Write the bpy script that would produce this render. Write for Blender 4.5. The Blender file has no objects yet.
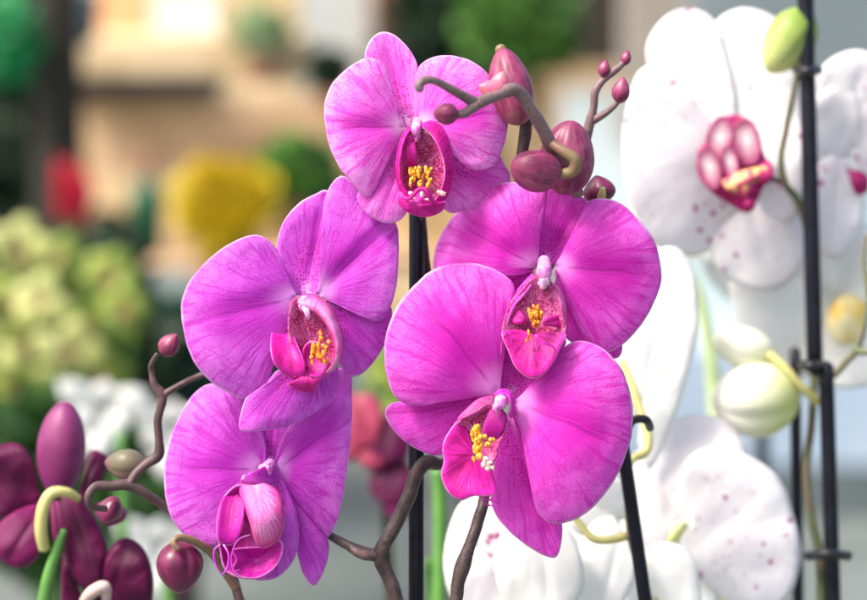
import bpy, math, random
from mathutils import Vector, Matrix, noise
random.seed(7)
R = math.radians
sc = bpy.context.scene
col = sc.collection

# ------------------------------------------------------------------ camera
LENS = 100.0
FPX = 867 * LENS / 36.0
CAM = Vector((0, 0, 1.2))
PITCH = R(8)
FW = Vector((0, math.cos(PITCH), -math.sin(PITCH)))
UP = Vector((0, math.sin(PITCH), math.cos(PITCH)))
RT = Vector((1, 0, 0))
cd = bpy.data.cameras.new('camera')
cam = bpy.data.objects.new('camera', cd)
col.objects.link(cam)
cam.location = CAM
cam.rotation_euler = (R(90) - PITCH, 0, 0)
cd.lens = LENS
cd.sensor_width = 36
cd.clip_end = 300
cd.clip_start = 0.05
cd.dof.use_dof = True
cd.dof.focus_distance = 0.995
cd.dof.aperture_fstop = 5.2
sc.camera = cam


def W(x, y, d):
    """place a photo-measured position at d metres in front of the lens"""
    return CAM + d * (FW + RT * ((x - 433.5) / FPX) + UP * ((300 - y) / FPX))


def PZ(x, y, z):
    return W(x, y, 1.0 - z / 1000.0)


# ------------------------------------------------------------------ materials
def newmat(name):
    m = bpy.data.materials.new(name)
    m.use_nodes = True
    nt = m.node_tree
    nt.nodes.clear()
    out = nt.nodes.new('ShaderNodeOutputMaterial')
    return m, nt, out


class G:
    """small node-graph helper"""
    def __init__(s, nt):
        s.nt = nt

    def n(s, t, **k):
        nd = s.nt.nodes.new(t)
        for a, b in k.items():
            setattr(nd, a, b)
        return nd

    def l(s, a, b):
        s.nt.links.new(a, b)

    def put(s, sock, v):
        if isinstance(v, (int, float)):
            sock.default_value = v
        elif isinstance(v, tuple):
            sock.default_value = v if len(v) == len(sock.default_value) else tuple(v) + (1,)
        else:
            s.l(v, sock)

    def m(s, op, a, b=0.0, c=None, clamp=False):
        nd = s.n('ShaderNodeMath', operation=op, use_clamp=clamp)
        s.put(nd.inputs[0], a)
        s.put(nd.inputs[1], b)
        if c is not None:
            s.put(nd.inputs[2], c)
        return nd.outputs[0]

    def mix(s, f, a, b, mode='MIX'):
        nd = s.n('ShaderNodeMix', data_type='RGBA', blend_type=mode)
        s.put(nd.inputs[0], f)
        s.put(nd.inputs[6], a)
        s.put(nd.inputs[7], b)
        return nd.outputs[2]

    def rng(s, v, a, b, c=0.0, d=1.0):
        nd = s.n('ShaderNodeMapRange', interpolation_type='SMOOTHSTEP')
        s.put(nd.inputs[0], v)
        for i, q in enumerate((a, b, c, d)):
            nd.inputs[i + 1].default_value = q
        return nd.outputs[0]

    def noise(s, vec, scale, detail=2.0, rough=0.5, col=False):
        nd = s.n('ShaderNodeTexNoise')
        if vec is not None:
            s.l(vec, nd.inputs['Vector'])
        nd.inputs['Scale'].default_value = scale
        nd.inputs['Detail'].default_value = detail
        nd.inputs['Roughness'].default_value = rough
        return nd.outputs[1 if col else 0]

    def xyz(s, x, y, z=0.0):
        nd = s.n('ShaderNodeCombineXYZ')
        s.put(nd.inputs[0], x)
        s.put(nd.inputs[1], y)
        s.put(nd.inputs[2], z)
        return nd.outputs[0]


def petal_mat(name, base, deep, pale, edge=None, vein=0.62, spots=0.0, spotcol=(0.45, 0.005, 0.22),
              pale_r=0.30, trans=0.38, midrib=0.8, spot_r=(0.1, 0.6), blotch=0.0, blotchcol=(0.4, 0.02, 0.2),
              stripes=0.0, rough=0.5, margin=0.0, margincol=(0.6, 0.1, 0.5), retic=0.62, nets=1050, edgew=0.978, margin0=0.45, bscale=95, netv=0.38):
    m, nt, out = newmat(name)
    g = G(nt)
    uvn = g.n('ShaderNodeUVMap')
    uvn.uv_map = 'UVMap'
    sep = g.n('ShaderNodeSeparateXYZ')
    g.l(uvn.outputs[0], sep.inputs[0])
    u, v = sep.outputs[0], sep.outputs[1]
    tc = g.n('ShaderNodeTexCoord')
    ob = tc.outputs['Object']
    rnd = g.n('ShaderNodeObjectInfo').outputs['Random']
    warp = g.m('SUBTRACT', g.noise(ob, 55, 1), 0.5)
    warp2 = g.m('SUBTRACT', g.noise(ob, 260, 2), 0.5)
    uu = g.m('ADD', g.m('ADD', u, g.m('MULTIPLY', warp, 0.035)), g.m('MULTIPLY', warp2, 0.012))
    # broad tonal variation of the tissue
    tone = g.noise(ob, 45, 3)
    c = g.mix(g.m('MULTIPLY', g.rng(tone, 0.35, 0.72), 0.6), base, deep)
    if margin:
        c = g.mix(g.m('MULTIPLY', g.rng(g.m('ADD', v, g.m('MULTIPLY', g.m('SUBTRACT', tone, 0.5), 0.5)), margin0, 1.02), margin), c, margincol)
    # fine network of cells
    vor = g.n('ShaderNodeTexVoronoi', feature='DISTANCE_TO_EDGE')
    g.l(ob, vor.inputs['Vector'])
    vor.inputs['Scale'].default_value = nets
    net = g.rng(vor.outputs['Distance'], 0.0, 0.22, 1.0, 0.0)
    grain = g.noise(ob, 1500, 2)
    net = g.m('MULTIPLY', net, g.rng(g.noise(ob, 150, 3), 0.30, 0.62))
    c = g.mix(g.m('MULTIPLY', net, retic), c, deep)
    c = g.mix(g.m('MULTIPLY', g.rng(grain, 0.54, 0.72), 0.16), c, pale)
    # secondary veins fanning out from the claw
    fv = g.noise(g.xyz(g.m('MULTIPLY', uu, 60), g.m('MULTIPLY', v, 2.2), g.m('MULTIPLY', rnd, 50)), 1.0, 2)
    fan = g.rng(fv, 0.50, 0.64)
    fan = g.m('MULTIPLY', fan, g.rng(v, 0.02, 0.25))
    c = g.mix(g.m('MULTIPLY', fan, vein), c, deep)
    nv = g.n('ShaderNodeTexVoronoi', feature='DISTANCE_TO_EDGE')
    g.l(g.xyz(g.m('MULTIPLY', uu, 24), g.m('MULTIPLY', v, 5.5), g.m('MULTIPLY', rnd, 40)), nv.inputs['Vector'])
    nv.inputs['Scale'].default_value = 1.0
    nvl = g.m('MULTIPLY', g.rng(nv.outputs['Distance'], 0.0, 0.075, 1.0, 0.0), g.m('MULTIPLY', g.rng(v, 0.15, 0.4), g.rng(v, 0.8, 1.0, 1.0, 0.25)))
    c = g.mix(g.m('MULTIPLY', nvl, netv), c, deep)
    # pale claw
    c = g.mix(g.m('MULTIPLY', g.rng(g.m('ADD', v, g.m('MULTIPLY', warp, 0.35)), 0.02, pale_r, 1.0, 0.0), 0.85), c, pale)
    # main vein
    du = g.m('ABSOLUTE', g.m('SUBTRACT', uu, 0.5))
    duw = g.m('MULTIPLY', du, v)
    mr = g.rng(duw, 0.0, 0.0065, 0.8, 0.0)
    mr = g.m('MULTIPLY', mr, g.rng(v, 0.08, 0.2))
    mr = g.m('MULTIPLY', mr, g.rng(v, 0.6, 0.93, 1.0, 0.0))
    halo = g.m('MULTIPLY', g.rng(duw, 0.0, 0.11, 1.0, 0.0), g.m('MULTIPLY', g.rng(v, 0.1, 0.4), g.rng(v, 0.65, 1.0, 1.0, 0.0)))
    c = g.mix(g.m('MULTIPLY', halo, 1.1 * midrib), c, deep)
    dk = tuple(q * 0.62 for q in deep)
    c = g.mix(g.m('MULTIPLY', mr, midrib), c, dk)
    bumpsrc = g.m('ADD', g.m('MULTIPLY', fan, -0.5), g.m('ADD', g.m('MULTIPLY', mr, -0.5), g.m('ADD', g.m('MULTIPLY', grain, 0.7), g.m('MULTIPLY', net, -0.4))))
    if spots:
        vs = g.n('ShaderNodeTexVoronoi', feature='F1')
        g.l(ob, vs.inputs['Vector'])
        vs.inputs['Scale'].default_value = 780
        vs.inputs['Randomness'].default_value = 0.7
        sp = g.rng(vs.outputs['Distance'], 0.30, 0.42, 1.0, 0.0)
        sp = g.m('MULTIPLY', sp, g.m('MULTIPLY', g.rng(v, spot_r[0] * 0.5, spot_r[0]), g.rng(v, spot_r[1] * 0.75, spot_r[1], 1.0, 0.0)))
        sp = g.m('MULTIPLY', sp, g.rng(g.noise(ob, 120, 1), 0.30, 0.42))
        c = g.mix(g.m('MULTIPLY', sp, spots), c, spotcol)
    if stripes:
        st = g.noise(g.xyz(g.m('MULTIPLY', uu, 26), g.m('MULTIPLY', v, 1.5), g.m('MULTIPLY', rnd, 30)), 1.0, 1)
        st = g.m('MULTIPLY', g.rng(st, 0.5, 0.56), g.rng(v, 0.7, 0.95, 1.0, 0.0))
        c = g.mix(g.m('MULTIPLY', st, stripes), c, spotcol)
    if blotch:
        vb = g.n('ShaderNodeTexVoronoi', feature='F1')
        g.l(ob, vb.inputs['Vector'])
        vb.inputs['Scale'].default_value = bscale
        vb.inputs['Randomness'].default_value = 1.0
        b = g.rng(g.m('ADD', vb.outputs['Distance'], g.m('MULTIPLY', warp2, 0.35)), 0.16, 0.30, 1.0, 0.0)
        b = g.m('MULTIPLY', b, g.rng(g.noise(ob, 38, 1), 0.50, 0.58))
        vt = g.n('ShaderNodeTexVoronoi', feature='F1')
        g.l(ob, vt.inputs['Vector'])
        vt.inputs['Scale'].default_value = 330
        st2 = g.m('MULTIPLY', g.rng(vt.outputs['Distance'], 0.12, 0.26, 1.0, 0.0), g.rng(g.noise(ob, 60, 2), 0.50, 0.60))
        c = g.mix(g.m('MULTIPLY', st2, blotch * 0.8), c, blotchcol)
        c = g.mix(g.m('MULTIPLY', b, blotch), c, blotchcol)
    if edge:  # paler margin, with light through the thin rim painted into the colour
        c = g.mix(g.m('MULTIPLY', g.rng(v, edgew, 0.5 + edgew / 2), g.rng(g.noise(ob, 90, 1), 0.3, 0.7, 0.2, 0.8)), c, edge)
    bump = g.n('ShaderNodeBump')
    bump.inputs['Strength'].default_value = 0.35
    bump.inputs['Distance'].default_value = 0.0006
    g.l(bumpsrc, bump.inputs['Height'])
    pb = g.n('ShaderNodeBsdfPrincipled')
    g.l(c, pb.inputs['Base Color'])
    pb.inputs['Roughness'].default_value = rough
    pb.inputs['Specular IOR Level'].default_value = 0.35
    g.l(bump.outputs[0], pb.inputs['Normal'])
    tr = g.n('ShaderNodeBsdfTranslucent')
    g.l(c, tr.inputs[0])
    mx = g.n('ShaderNodeMixShader')
    mx.inputs[0].default_value = trans
    g.l(pb.outputs[0], mx.inputs[1])
    g.l(tr.outputs[0], mx.inputs[2])
    g.l(mx.outputs[0], out.inputs[0])
    return m


def plain_mat(name, c1, c2=None, scale=20, rough=0.6, detail=3, lo=0.35, hi=0.65, bump=0.0, trans=0.0, spec=0.4,
              v_tint=None, v_rng=(0, 1), stretch=None, metallic=0.0, speck=None, speck_scale=700, streak=None):
    m, nt, out = newmat(name)
    g = G(nt)
    tc = g.n('ShaderNodeTexCoord')
    ob = tc.outputs['Object']
    if stretch:
        mp = g.n('ShaderNodeMapping')
        mp.inputs['Scale'].default_value = stretch
        g.l(ob, mp.inputs[0])
        ob = mp.outputs[0]
    nz = g.noise(ob, scale, detail)
    c = g.mix(g.rng(nz, lo, hi), c1, c2 or tuple(q * 0.8 for q in c1))
    if v_tint:
        uvn = g.n('ShaderNodeUVMap')
        uvn.uv_map = 'UVMap'
        sep = g.n('ShaderNodeSeparateXYZ')
        g.l(uvn.outputs[0], sep.inputs[0])
        f = g.m('ADD', sep.outputs[1], g.m('MULTIPLY', g.m('SUBTRACT', nz, 0.5), 0.5))
        c = g.mix(g.rng(f, v_rng[0], v_rng[1]), c, v_tint)
    if streak:
        uvn = g.n('ShaderNodeUVMap')
        uvn.uv_map = 'UVMap'
        sp_ = g.n('ShaderNodeSeparateXYZ')
        g.l(uvn.outputs[0], sp_.inputs[0])
        sn = g.noise(g.xyz(g.m('MULTIPLY', sp_.outputs[0], 34), g.m('MULTIPLY', sp_.outputs[1], 2.5), nz), 1.0, 2)
        c = g.mix(g.m('MULTIPLY', g.rng(sn, 0.50, 0.66), 0.4), c, streak)
    if speck:
        sn = g.noise(tc.outputs['Object'], speck_scale, 2)
        c = g.mix(g.rng(sn, 0.56, 0.64), c, speck)
    pb = g.n('ShaderNodeBsdfPrincipled')
    g.l(c, pb.inputs['Base Color'])
    pb.inputs['Roughness'].default_value = rough
    pb.inputs['Specular IOR Level'].default_value = spec
    pb.inputs['Metallic'].default_value = metallic
    if bump:
        bp = g.n('ShaderNodeBump')
        bp.inputs['Strength'].default_value = bump
        bp.inputs['Distance'].default_value = 0.3 / scale
        g.l(nz, bp.inputs['Height'])
        g.l(bp.outputs[0], pb.inputs['Normal'])
    if trans:
        tr = g.n('ShaderNodeBsdfTranslucent')
        g.l(c, tr.inputs[0])
        mx = g.n('ShaderNodeMixShader')
        mx.inputs[0].default_value = trans
        g.l(pb.outputs[0], mx.inputs[1])
        g.l(tr.outputs[0], mx.inputs[2])
        g.l(mx.outputs[0], out.inputs[0])
    else:
        g.l(pb.outputs[0], out.inputs[0])
    return m


PINKS = {
    # name: base, deep, pale
    'light': ((0.87, 0.28, 0.80), (0.73, 0.035, 0.57), (0.94, 0.66, 0.89)),
    'hot': ((0.83, 0.080, 0.70), (0.68, 0.008, 0.49), (0.89, 0.44, 0.86)),
    'lilac': ((0.72, 0.13, 0.75), (0.57, 0.018, 0.53), (0.84, 0.46, 0.86)),
}
EDGE = (0.92, 0.62, 0.90)  # pale margin colour, includes the painted glow of the translucent rim
MG = {'light': (0.94, 0.52, 0.92), 'hot': (0.90, 0.27, 0.83), 'lilac': (0.82, 0.30, 0.82)}
MP, MS = {}, {}
for k, (b, d, p) in PINKS.items():
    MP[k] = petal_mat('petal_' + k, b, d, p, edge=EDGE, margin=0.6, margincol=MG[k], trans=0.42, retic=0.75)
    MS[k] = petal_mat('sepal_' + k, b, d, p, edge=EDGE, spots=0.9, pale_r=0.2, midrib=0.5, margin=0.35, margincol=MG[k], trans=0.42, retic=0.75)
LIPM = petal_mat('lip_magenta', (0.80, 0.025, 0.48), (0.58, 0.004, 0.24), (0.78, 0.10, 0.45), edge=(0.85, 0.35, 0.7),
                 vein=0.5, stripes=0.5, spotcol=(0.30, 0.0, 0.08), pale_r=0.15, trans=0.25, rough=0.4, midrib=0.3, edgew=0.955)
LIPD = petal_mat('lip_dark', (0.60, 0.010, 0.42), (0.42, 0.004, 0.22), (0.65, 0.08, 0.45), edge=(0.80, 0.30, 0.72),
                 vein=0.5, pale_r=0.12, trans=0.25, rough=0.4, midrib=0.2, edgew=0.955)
THROAT = petal_mat('lip_throat', (0.82, 0.22, 0.56), (0.42, 0.0, 0.13), (0.80, 0.30, 0.60), vein=0.35, stripes=0.35,
                   spotcol=(0.33, 0.0, 0.06), spots=0.8, spot_r=(0.02, 0.98), pale_r=0.1, trans=0.3, rough=0.4, retic=1.0, nets=560)
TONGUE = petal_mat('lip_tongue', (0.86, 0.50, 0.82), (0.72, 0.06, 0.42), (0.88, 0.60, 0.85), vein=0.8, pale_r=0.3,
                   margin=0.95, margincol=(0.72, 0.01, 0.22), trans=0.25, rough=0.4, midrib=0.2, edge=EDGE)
COLM = plain_mat('column_pink', (0.80, 0.26, 0.66), (0.84, 0.45, 0.74), 160, 0.35, trans=0.15, v_tint=(0.84, 0.55, 0.76), v_rng=(0.6, 1.0))
CAPM = plain_mat('anther_cap', (0.80, 0.32, 0.68), (0.74, 0.13, 0.52), 330, 0.4, lo=0.45, hi=0.62, bump=0.3, trans=0.1)
CALM = plain_mat('callus_yellow', (0.88, 0.34, 0.02), (0.62, 0.04, 0.02), 520, 0.5, lo=0.42, hi=0.60, speck=(0.90, 0.50, 0.04), speck_scale=620)
CALY = plain_mat('callus_spotted', (0.92, 0.40, 0.02), (0.90, 0.55, 0.06), 300, 0.45, speck=(0.50, 0.02, 0.04), speck_scale=640)
WHITELUMP = plain_mat('callus_tip', (0.86, 0.74, 0.62), (0.82, 0.50, 0.46), 300, 0.35, speck=(0.3, 0.05, 0.1), speck_scale=900)
STEMM = plain_mat('stem_brown', (0.062, 0.038, 0.034), (0.035, 0.020, 0.022), 180, 0.5, bump=0.25, speck=(0.085, 0.06, 0.05), speck_scale=900)
STEMG = plain_mat('stem_grey', (0.14, 0.095, 0.09), (0.20, 0.12, 0.12), 120, 0.45, bump=0.2, speck=(0.12, 0.07, 0.08))
STEMP = plain_mat('stem_pinkish', (0.11, 0.058, 0.06), (0.07, 0.042, 0.036), 120, 0.5, bump=0.15)
PEDO = plain_mat('pedicel_olive', (0.22, 0.16, 0.075), (0.20, 0.10, 0.07), 90, 0.45, bump=0.15)
STEMGREEN = plain_mat('stem_green', (0.12, 0.30, 0.06), (0.08, 0.22, 0.05), 60, 0.45, trans=0.1)
PEDY = plain_mat('pedicel_yellow', (0.62, 0.58, 0.22), (0.45, 0.45, 0.15), 60, 0.45, trans=0.15)
STAKEM = plain_mat('stake_black', (0.005, 0.005, 0.009), (0.008, 0.009, 0.016), 120, 0.32, spec=0.25)
CLIPM = plain_mat('clip_black', (0.015, 0.015, 0.018), None, 120, 0.4)
BUDR = plain_mat('bud_rose', (0.25, 0.035, 0.10), (0.13, 0.013, 0.05), 130, 0.42, bump=0.12, v_tint=(0.30, 0.17, 0.10), v_rng=(0.16, -0.1),
                 stretch=(1, 1, 1), streak=(0.40, 0.10, 0.19))
BUDD = plain_mat('bud_dark', (0.15, 0.012, 0.06), (0.08, 0.008, 0.03), 150, 0.35, v_tint=(0.20, 0.10, 0.06), v_rng=(0.14, -0.1), streak=(0.26, 0.03, 0.11))
BUDC = plain_mat('bud_coral', (0.62, 0.16, 0.20), (0.55, 0.10, 0.22), 120, 0.4)
BUDG = plain_mat('bud_green', (0.33, 0.43, 0.09), (0.20, 0.31, 0.05), 50, 0.45, trans=0.15, v_tint=(0.60, 0.66, 0.25), v_rng=(0.3, 0.9))
BUDW = plain_mat('bud_cream', (0.82, 0.83, 0.56), (0.66, 0.72, 0.28), 36, 0.45, trans=0.25, v_tint=(0.88, 0.88, 0.80), v_rng=(0.2, 0.9))
BUDV = plain_mat('bud_purple', (0.14, 0.012, 0.08), (0.22, 0.03, 0.13), 60, 0.5, v_tint=(0.16, 0.012, 0.10), v_rng=(0.6, 0.1))
BUDO = plain_mat('bud_olive', (0.13, 0.12, 0.07), (0.17, 0.09, 0.08), 60, 0.45)
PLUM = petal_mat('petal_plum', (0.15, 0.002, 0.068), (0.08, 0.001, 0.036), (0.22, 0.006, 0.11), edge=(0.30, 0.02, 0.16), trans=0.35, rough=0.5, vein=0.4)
PLUML = petal_mat('petal_plum_light', (0.24, 0.006, 0.12), (0.13, 0.003, 0.06), (0.30, 0.03, 0.17), trans=0.25, rough=0.5, vein=0.4)
WHT = petal_mat('petal_white', (0.93, 0.93, 0.90), (0.90, 0.90, 0.86), (0.88, 0.90, 0.78), vein=0.2, midrib=0.1, trans=0.35, retic=0.1)
WSP = petal_mat('petal_white_spotted', (0.88, 0.865, 0.87), (0.86, 0.82, 0.84), (0.88, 0.85, 0.85), vein=0.25, midrib=0.15, trans=0.35,
                blotch=0.9, blotchcol=(0.45, 0.07, 0.28), retic=0.3, bscale=150)
WLIP = petal_mat('lip_crimson', (0.50, 0.015, 0.17), (0.33, 0.005, 0.10), (0.60, 0.05, 0.15), trans=0.2, stripes=0.3)
WLIPW = petal_mat('lip_white_patch', (0.88, 0.76, 0.78), (0.66, 0.14, 0.28), (0.9, 0.84, 0.78), trans=0.2, vein=0.6, margin=0.35, margincol=(0.65, 0.12, 0.30))


# ------------------------------------------------------------------ objects
def link(o, parent=None):
    col.objects.link(o)
    if parent is not None:
        o.parent = parent
        o.matrix_parent_inverse = Matrix()
        # parents are empties with translation only
        off = Vector((0, 0, 0))
        p = parent
        while p is not None:
            off += p.location
            p = p.parent
        o.location = Vector(o.location) - off
    return o


def tag(o, label=None, cat=None, group=None, kind=None):
    for k, v in (('label', label), ('category', cat), ('group', group), ('kind', kind)):
        if v:
            o[k] = v
    return o


def thing(name, loc, label, cat, group=None, kind=None):
    o = bpy.data.objects.new(name, None)
    o.empty_display_size = 0.02
    o.location = loc
    col.objects.link(o)
    return tag(o, label, cat, group, kind)


class MB:
    def __init__(s):
        s.v, s.f, s.uv = [], [], []

    def add(s, vs, fs, uvs=None):
        o = len(s.v)
        s.v += [Vector(q) for q in vs]
        s.uv += uvs or [(0.5, 0.5)] * len(vs)
        s.f += [tuple(i + o for i in f) for f in fs]

    def box(s, c, size, rz=0.0, rx=0.0):
        mt = Matrix.Translation(Vector(c)) @ Matrix.Rotation(rz, 4, 'Z') @ Matrix.Rotation(rx, 4, 'X')
        a, b, h = (q / 2 for q in size)
        vs = [mt @ Vector((x, y, z)) for x in (-a, a) for y in (-b, b) for z in (-h, h)]
        s.add(vs, [(0, 1, 3, 2), (4, 6, 7, 5), (0, 4, 5, 1), (2, 3, 7, 6), (0, 2, 6, 4), (1, 5, 7, 3)])

    def tube(s, pts, rad, n=12, caps=True, sub=6, space='px', rough=0.0):
        """pts (x,y,z) photo px + mm towards the lens; rad in photo px at 1 m"""
        k = len(pts)
        P, Q = [], []
        for i in range(k - 1):
            p0, p1, p2, p3 = pts[max(i - 1, 0)], pts[i], pts[i + 1], pts[min(i + 2, k - 1)]
            r1 = rad[i] if hasattr(rad, '__len__') else rad
            r2 = rad[i + 1] if hasattr(rad, '__len__') else rad
            for j in range(sub + (1 if i == k - 2 else 0)):
                t = j / sub
                P.append([0.5 * ((2 * p1[a]) + (-p0[a] + p2[a]) * t + (2 * p0[a] - 5 * p1[a] + 4 * p2[a] - p3[a]) * t * t
                                 + (-p0[a] + 3 * p1[a] - 3 * p2[a] + p3[a]) * t ** 3) for a in range(3)])
                Q.append(r1 + (r2 - r1) * (3 * t * t - 2 * t ** 3))
        if space == 'px':
            P = [PZ(*p) for p in P]
            Q = [q / FPX for q in Q]
        else:
            P = [Vector(p) for p in P]
        nrm = None
        vs, uvs, fs = [], [], []
        for i, p in enumerate(P):
            t = (P[min(i + 1, len(P) - 1)] - P[max(i - 1, 0)]).normalized()
            if nrm is None:
                nrm = t.orthogonal().normalized()
            nrm = (nrm - t * nrm.dot(t)).normalized()
            b = t.cross(nrm)
            for j in range(n):
                a = 2 * math.pi * j / n
                rr = Q[i]
                if rough:
                    rr *= 1 + rough * noise.noise(Vector((p.x * 150, p.z * 150, j * 0.9)))
                vs.append(p + (nrm * math.cos(a) + b * math.sin(a)) * rr)
                uvs.append((j / n, i / (len(P) - 1)))
        for i in range(len(P) - 1):
            for j in range(n):
                fs.append((i * n + j, i * n + (j + 1) % n, (i + 1) * n + (j + 1) % n, (i + 1) * n + j))
        if caps:
            t0 = (P[0] - P[1]).normalized()
            t1 = (P[-1] - P[-2]).normalized()
            vs.append(P[0] + t0 * Q[0] * 0.6)
            uvs.append((0.5, 0))
            vs.append(P[-1] + t1 * Q[-1] * 0.6)
            uvs.append((0.5, 1))
            a, b = len(vs) - 2, len(vs) - 1
            o = (len(P) - 1) * n
            for j in range(n):
                fs.append((a, (j + 1) % n, j))
                fs.append((b, o + j, o + (j + 1) % n))
        s.add(vs, fs, uvs)

    def blob(s, c, r, seg=12, ring=8, rot=None, jit=0.0, seed=0):
        vs, uvs, fs = [], [], []
        rot = rot or Matrix.Identity(3)
        c = Vector(c)
        r = r if hasattr(r, '__len__') else (r, r, r)
        for i in range(ring + 1):
            th = math.pi * i / ring
            for j in range(seg):
                a = 2 * math.pi * j / seg
                d = Vector((math.sin(th) * math.cos(a), math.sin(th) * math.sin(a), math.cos(th)))
                k = 1 + jit * noise.noise(d * 2.2 + Vector((seed, seed * 1.7, 0)))
                vs.append(c + rot @ Vector((d.x * r[0] * k, d.y * r[1] * k, d.z * r[2] * k)))
                uvs.append((j / seg, i / ring))
        for i in range(ring):
            for j in range(seg):
                fs.append((i * seg + j, (i + 1) * seg + j, (i + 1) * seg + (j + 1) % seg, i * seg + (j + 1) % seg))
        s.add(vs, fs, uvs)

    def build(s, name, mat, parent=None, origin=None, smooth=True, solid=0.0, bevel=0.0, subd=0):
        og = Vector(origin) if origin is not None else sum(s.v, Vector()) / max(1, len(s.v))
        me = bpy.data.meshes.new(name)
        me.from_pydata([q - og for q in s.v], [], s.f)
        uvl = me.uv_layers.new(name='UVMap')
        for lp in me.loops:
            uvl.data[lp.index].uv = s.uv[lp.vertex_index]
        me.materials.append(mat)
        if smooth:
            for p in me.polygons:
                p.use_smooth = True
        me.validate()
        o = bpy.data.objects.new(name, me)
        o.location = og
        if bevel:
            md = o.modifiers.new('bevel', 'BEVEL')
            md.width = bevel
            md.segments = 2
        if solid:
            md = o.modifiers.new('thickness', 'SOLIDIFY')
            md.thickness = solid
            md.offset = 0
        return link(o, parent)


def spline_outline(pts, n, closed=False):
    k = len(pts)
    out = []
    rngk = k if closed else k - 1
    for i in range(rngk):
        if closed:
            p0, p1, p2, p3 = pts[(i - 1) % k], pts[i], pts[(i + 1) % k], pts[(i + 2) % k]
        else:
            p0, p1, p2, p3 = pts[max(i - 1, 0)], pts[i], pts[i + 1], pts[min(i + 2, k - 1)]
        for j in range(14):
            t = j / 14
            out.append(tuple(0.5 * ((2 * p1[a]) + (-p0[a] + p2[a]) * t + (2 * p0[a] - 5 * p1[a] + 4 * p2[a] - p3[a]) * t * t
                                    + (-p0[a] + 3 * p1[a] - 3 * p2[a] + p3[a]) * t ** 3) for a in range(2)))
    out.append(tuple(pts[0]) if closed else tuple(pts[-1]))
    L = [0]
    for i in range(1, len(out)):
        L.append(L[-1] + math.dist(out[i], out[i - 1]))
    res = []
    i = 0
    for q in range(n):
        s = L[-1] * q / (n - 1)
        while i < len(L) - 2 and L[i + 1] < s:
            i += 1
        t = (s - L[i]) / max(1e-9, L[i + 1] - L[i])
        res.append(tuple(out[i][a] + (out[i + 1][a] - out[i][a]) * t for a in range(2)))
    return res


class Fr:
    """frame of measurement: crop origin and scale"""
    def __init__(s, ox, oy, k):
        s.ox, s.oy, s.k = ox, oy, k

    def __call__(s, p):
        return (s.ox + p[0] / s.k, s.oy + p[1] / s.k)


FULL = Fr(0, 0, 1)
SEED = [0]


def petal(name, parent, fr, base, pts, mat, z0, z1, bow=0.0, curl=0.0, crease=1.2, rip=1.0, tip=None, n=84, m=24, th=0.0005, dome=0.0, smooth_base=True):
    """curved, thick petal: z0/z1 depth (mm to the lens) at claw and tip; bow arches it lengthwise, curl bends its sides"""
    SEED[0] += 1
    sd = SEED[0] * 3.17
    b = fr(base)
    O = spline_outline([fr(p) for p in pts], n)
    if tip is None:
        tip = max(O, key=lambda p: math.dist(p, b))
    else:
        tip = fr(tip)
    ti = min(range(n), key=lambda i: math.dist(O[i], tip))
    ax = Vector((tip[0] - b[0], tip[1] - b[1]))
    L = ax.length
    ax.normalize()
    pr = Vector((-ax.y, ax.x))
    hw = max(abs((Vector(p) - Vector(b)).dot(pr)) for p in O) + 1e-6
    mb = MB()
    vs, uvs, fs = [], [], []
    for i in range(m + 1):
        r = (i / m) ** 0.85 * 0.985 + 0.015
        for j in range(n):
            # slight irregularity of the margin
            er = 1 + (0.006 * noise.noise(Vector((O[j][0] * 0.09, O[j][1] * 0.09, sd)))) * r
            x = b[0] + (O[j][0] - b[0]) * r * er
            y = b[1] + (O[j][1] - b[1]) * r * er
            dv = Vector((x - b[0], y - b[1]))
            al = dv.dot(ax) / L
            ac = dv.dot(pr) / hw
            z = z0 + (z1 - z0) * al + bow * 4 * al * (1 - al) + curl * ac * ac
            z += dome * (1 - r * r)
            z -= crease * math.exp(-(ac / 0.13) ** 2) * min(1, 3 * r) * max(0, 1 - r) ** 0.5
            z += rip * 1.5 * r * noise.noise(Vector((x * 0.028, y * 0.028, sd)))
            z += rip * 0.45 * r * noise.noise(Vector((x * 0.075, y * 0.075, sd + 5)))
            # the margin turns back a little
            z -= 0.9 * max(0, r - 0.88) / 0.12 * rip
            vs.append(PZ(x, y, z))
            t = j / (n - 1)
            t0 = ti / (n - 1)
            u = 0.5 * t / t0 if (t <= t0 and t0 > 0) else 0.5 + 0.5 * (t - t0) / max(1e-6, 1 - t0)
            uvs.append((u, r))
    for i in range(m):
        for j in range(n - 1):
            fs.append((i * n + j, i * n + j + 1, (i + 1) * n + j + 1, (i + 1) * n + j))
    mb.add(vs, fs, uvs)
    return mb.build(name, mat, parent, origin=PZ(b[0], b[1], z0), solid=th)


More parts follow.
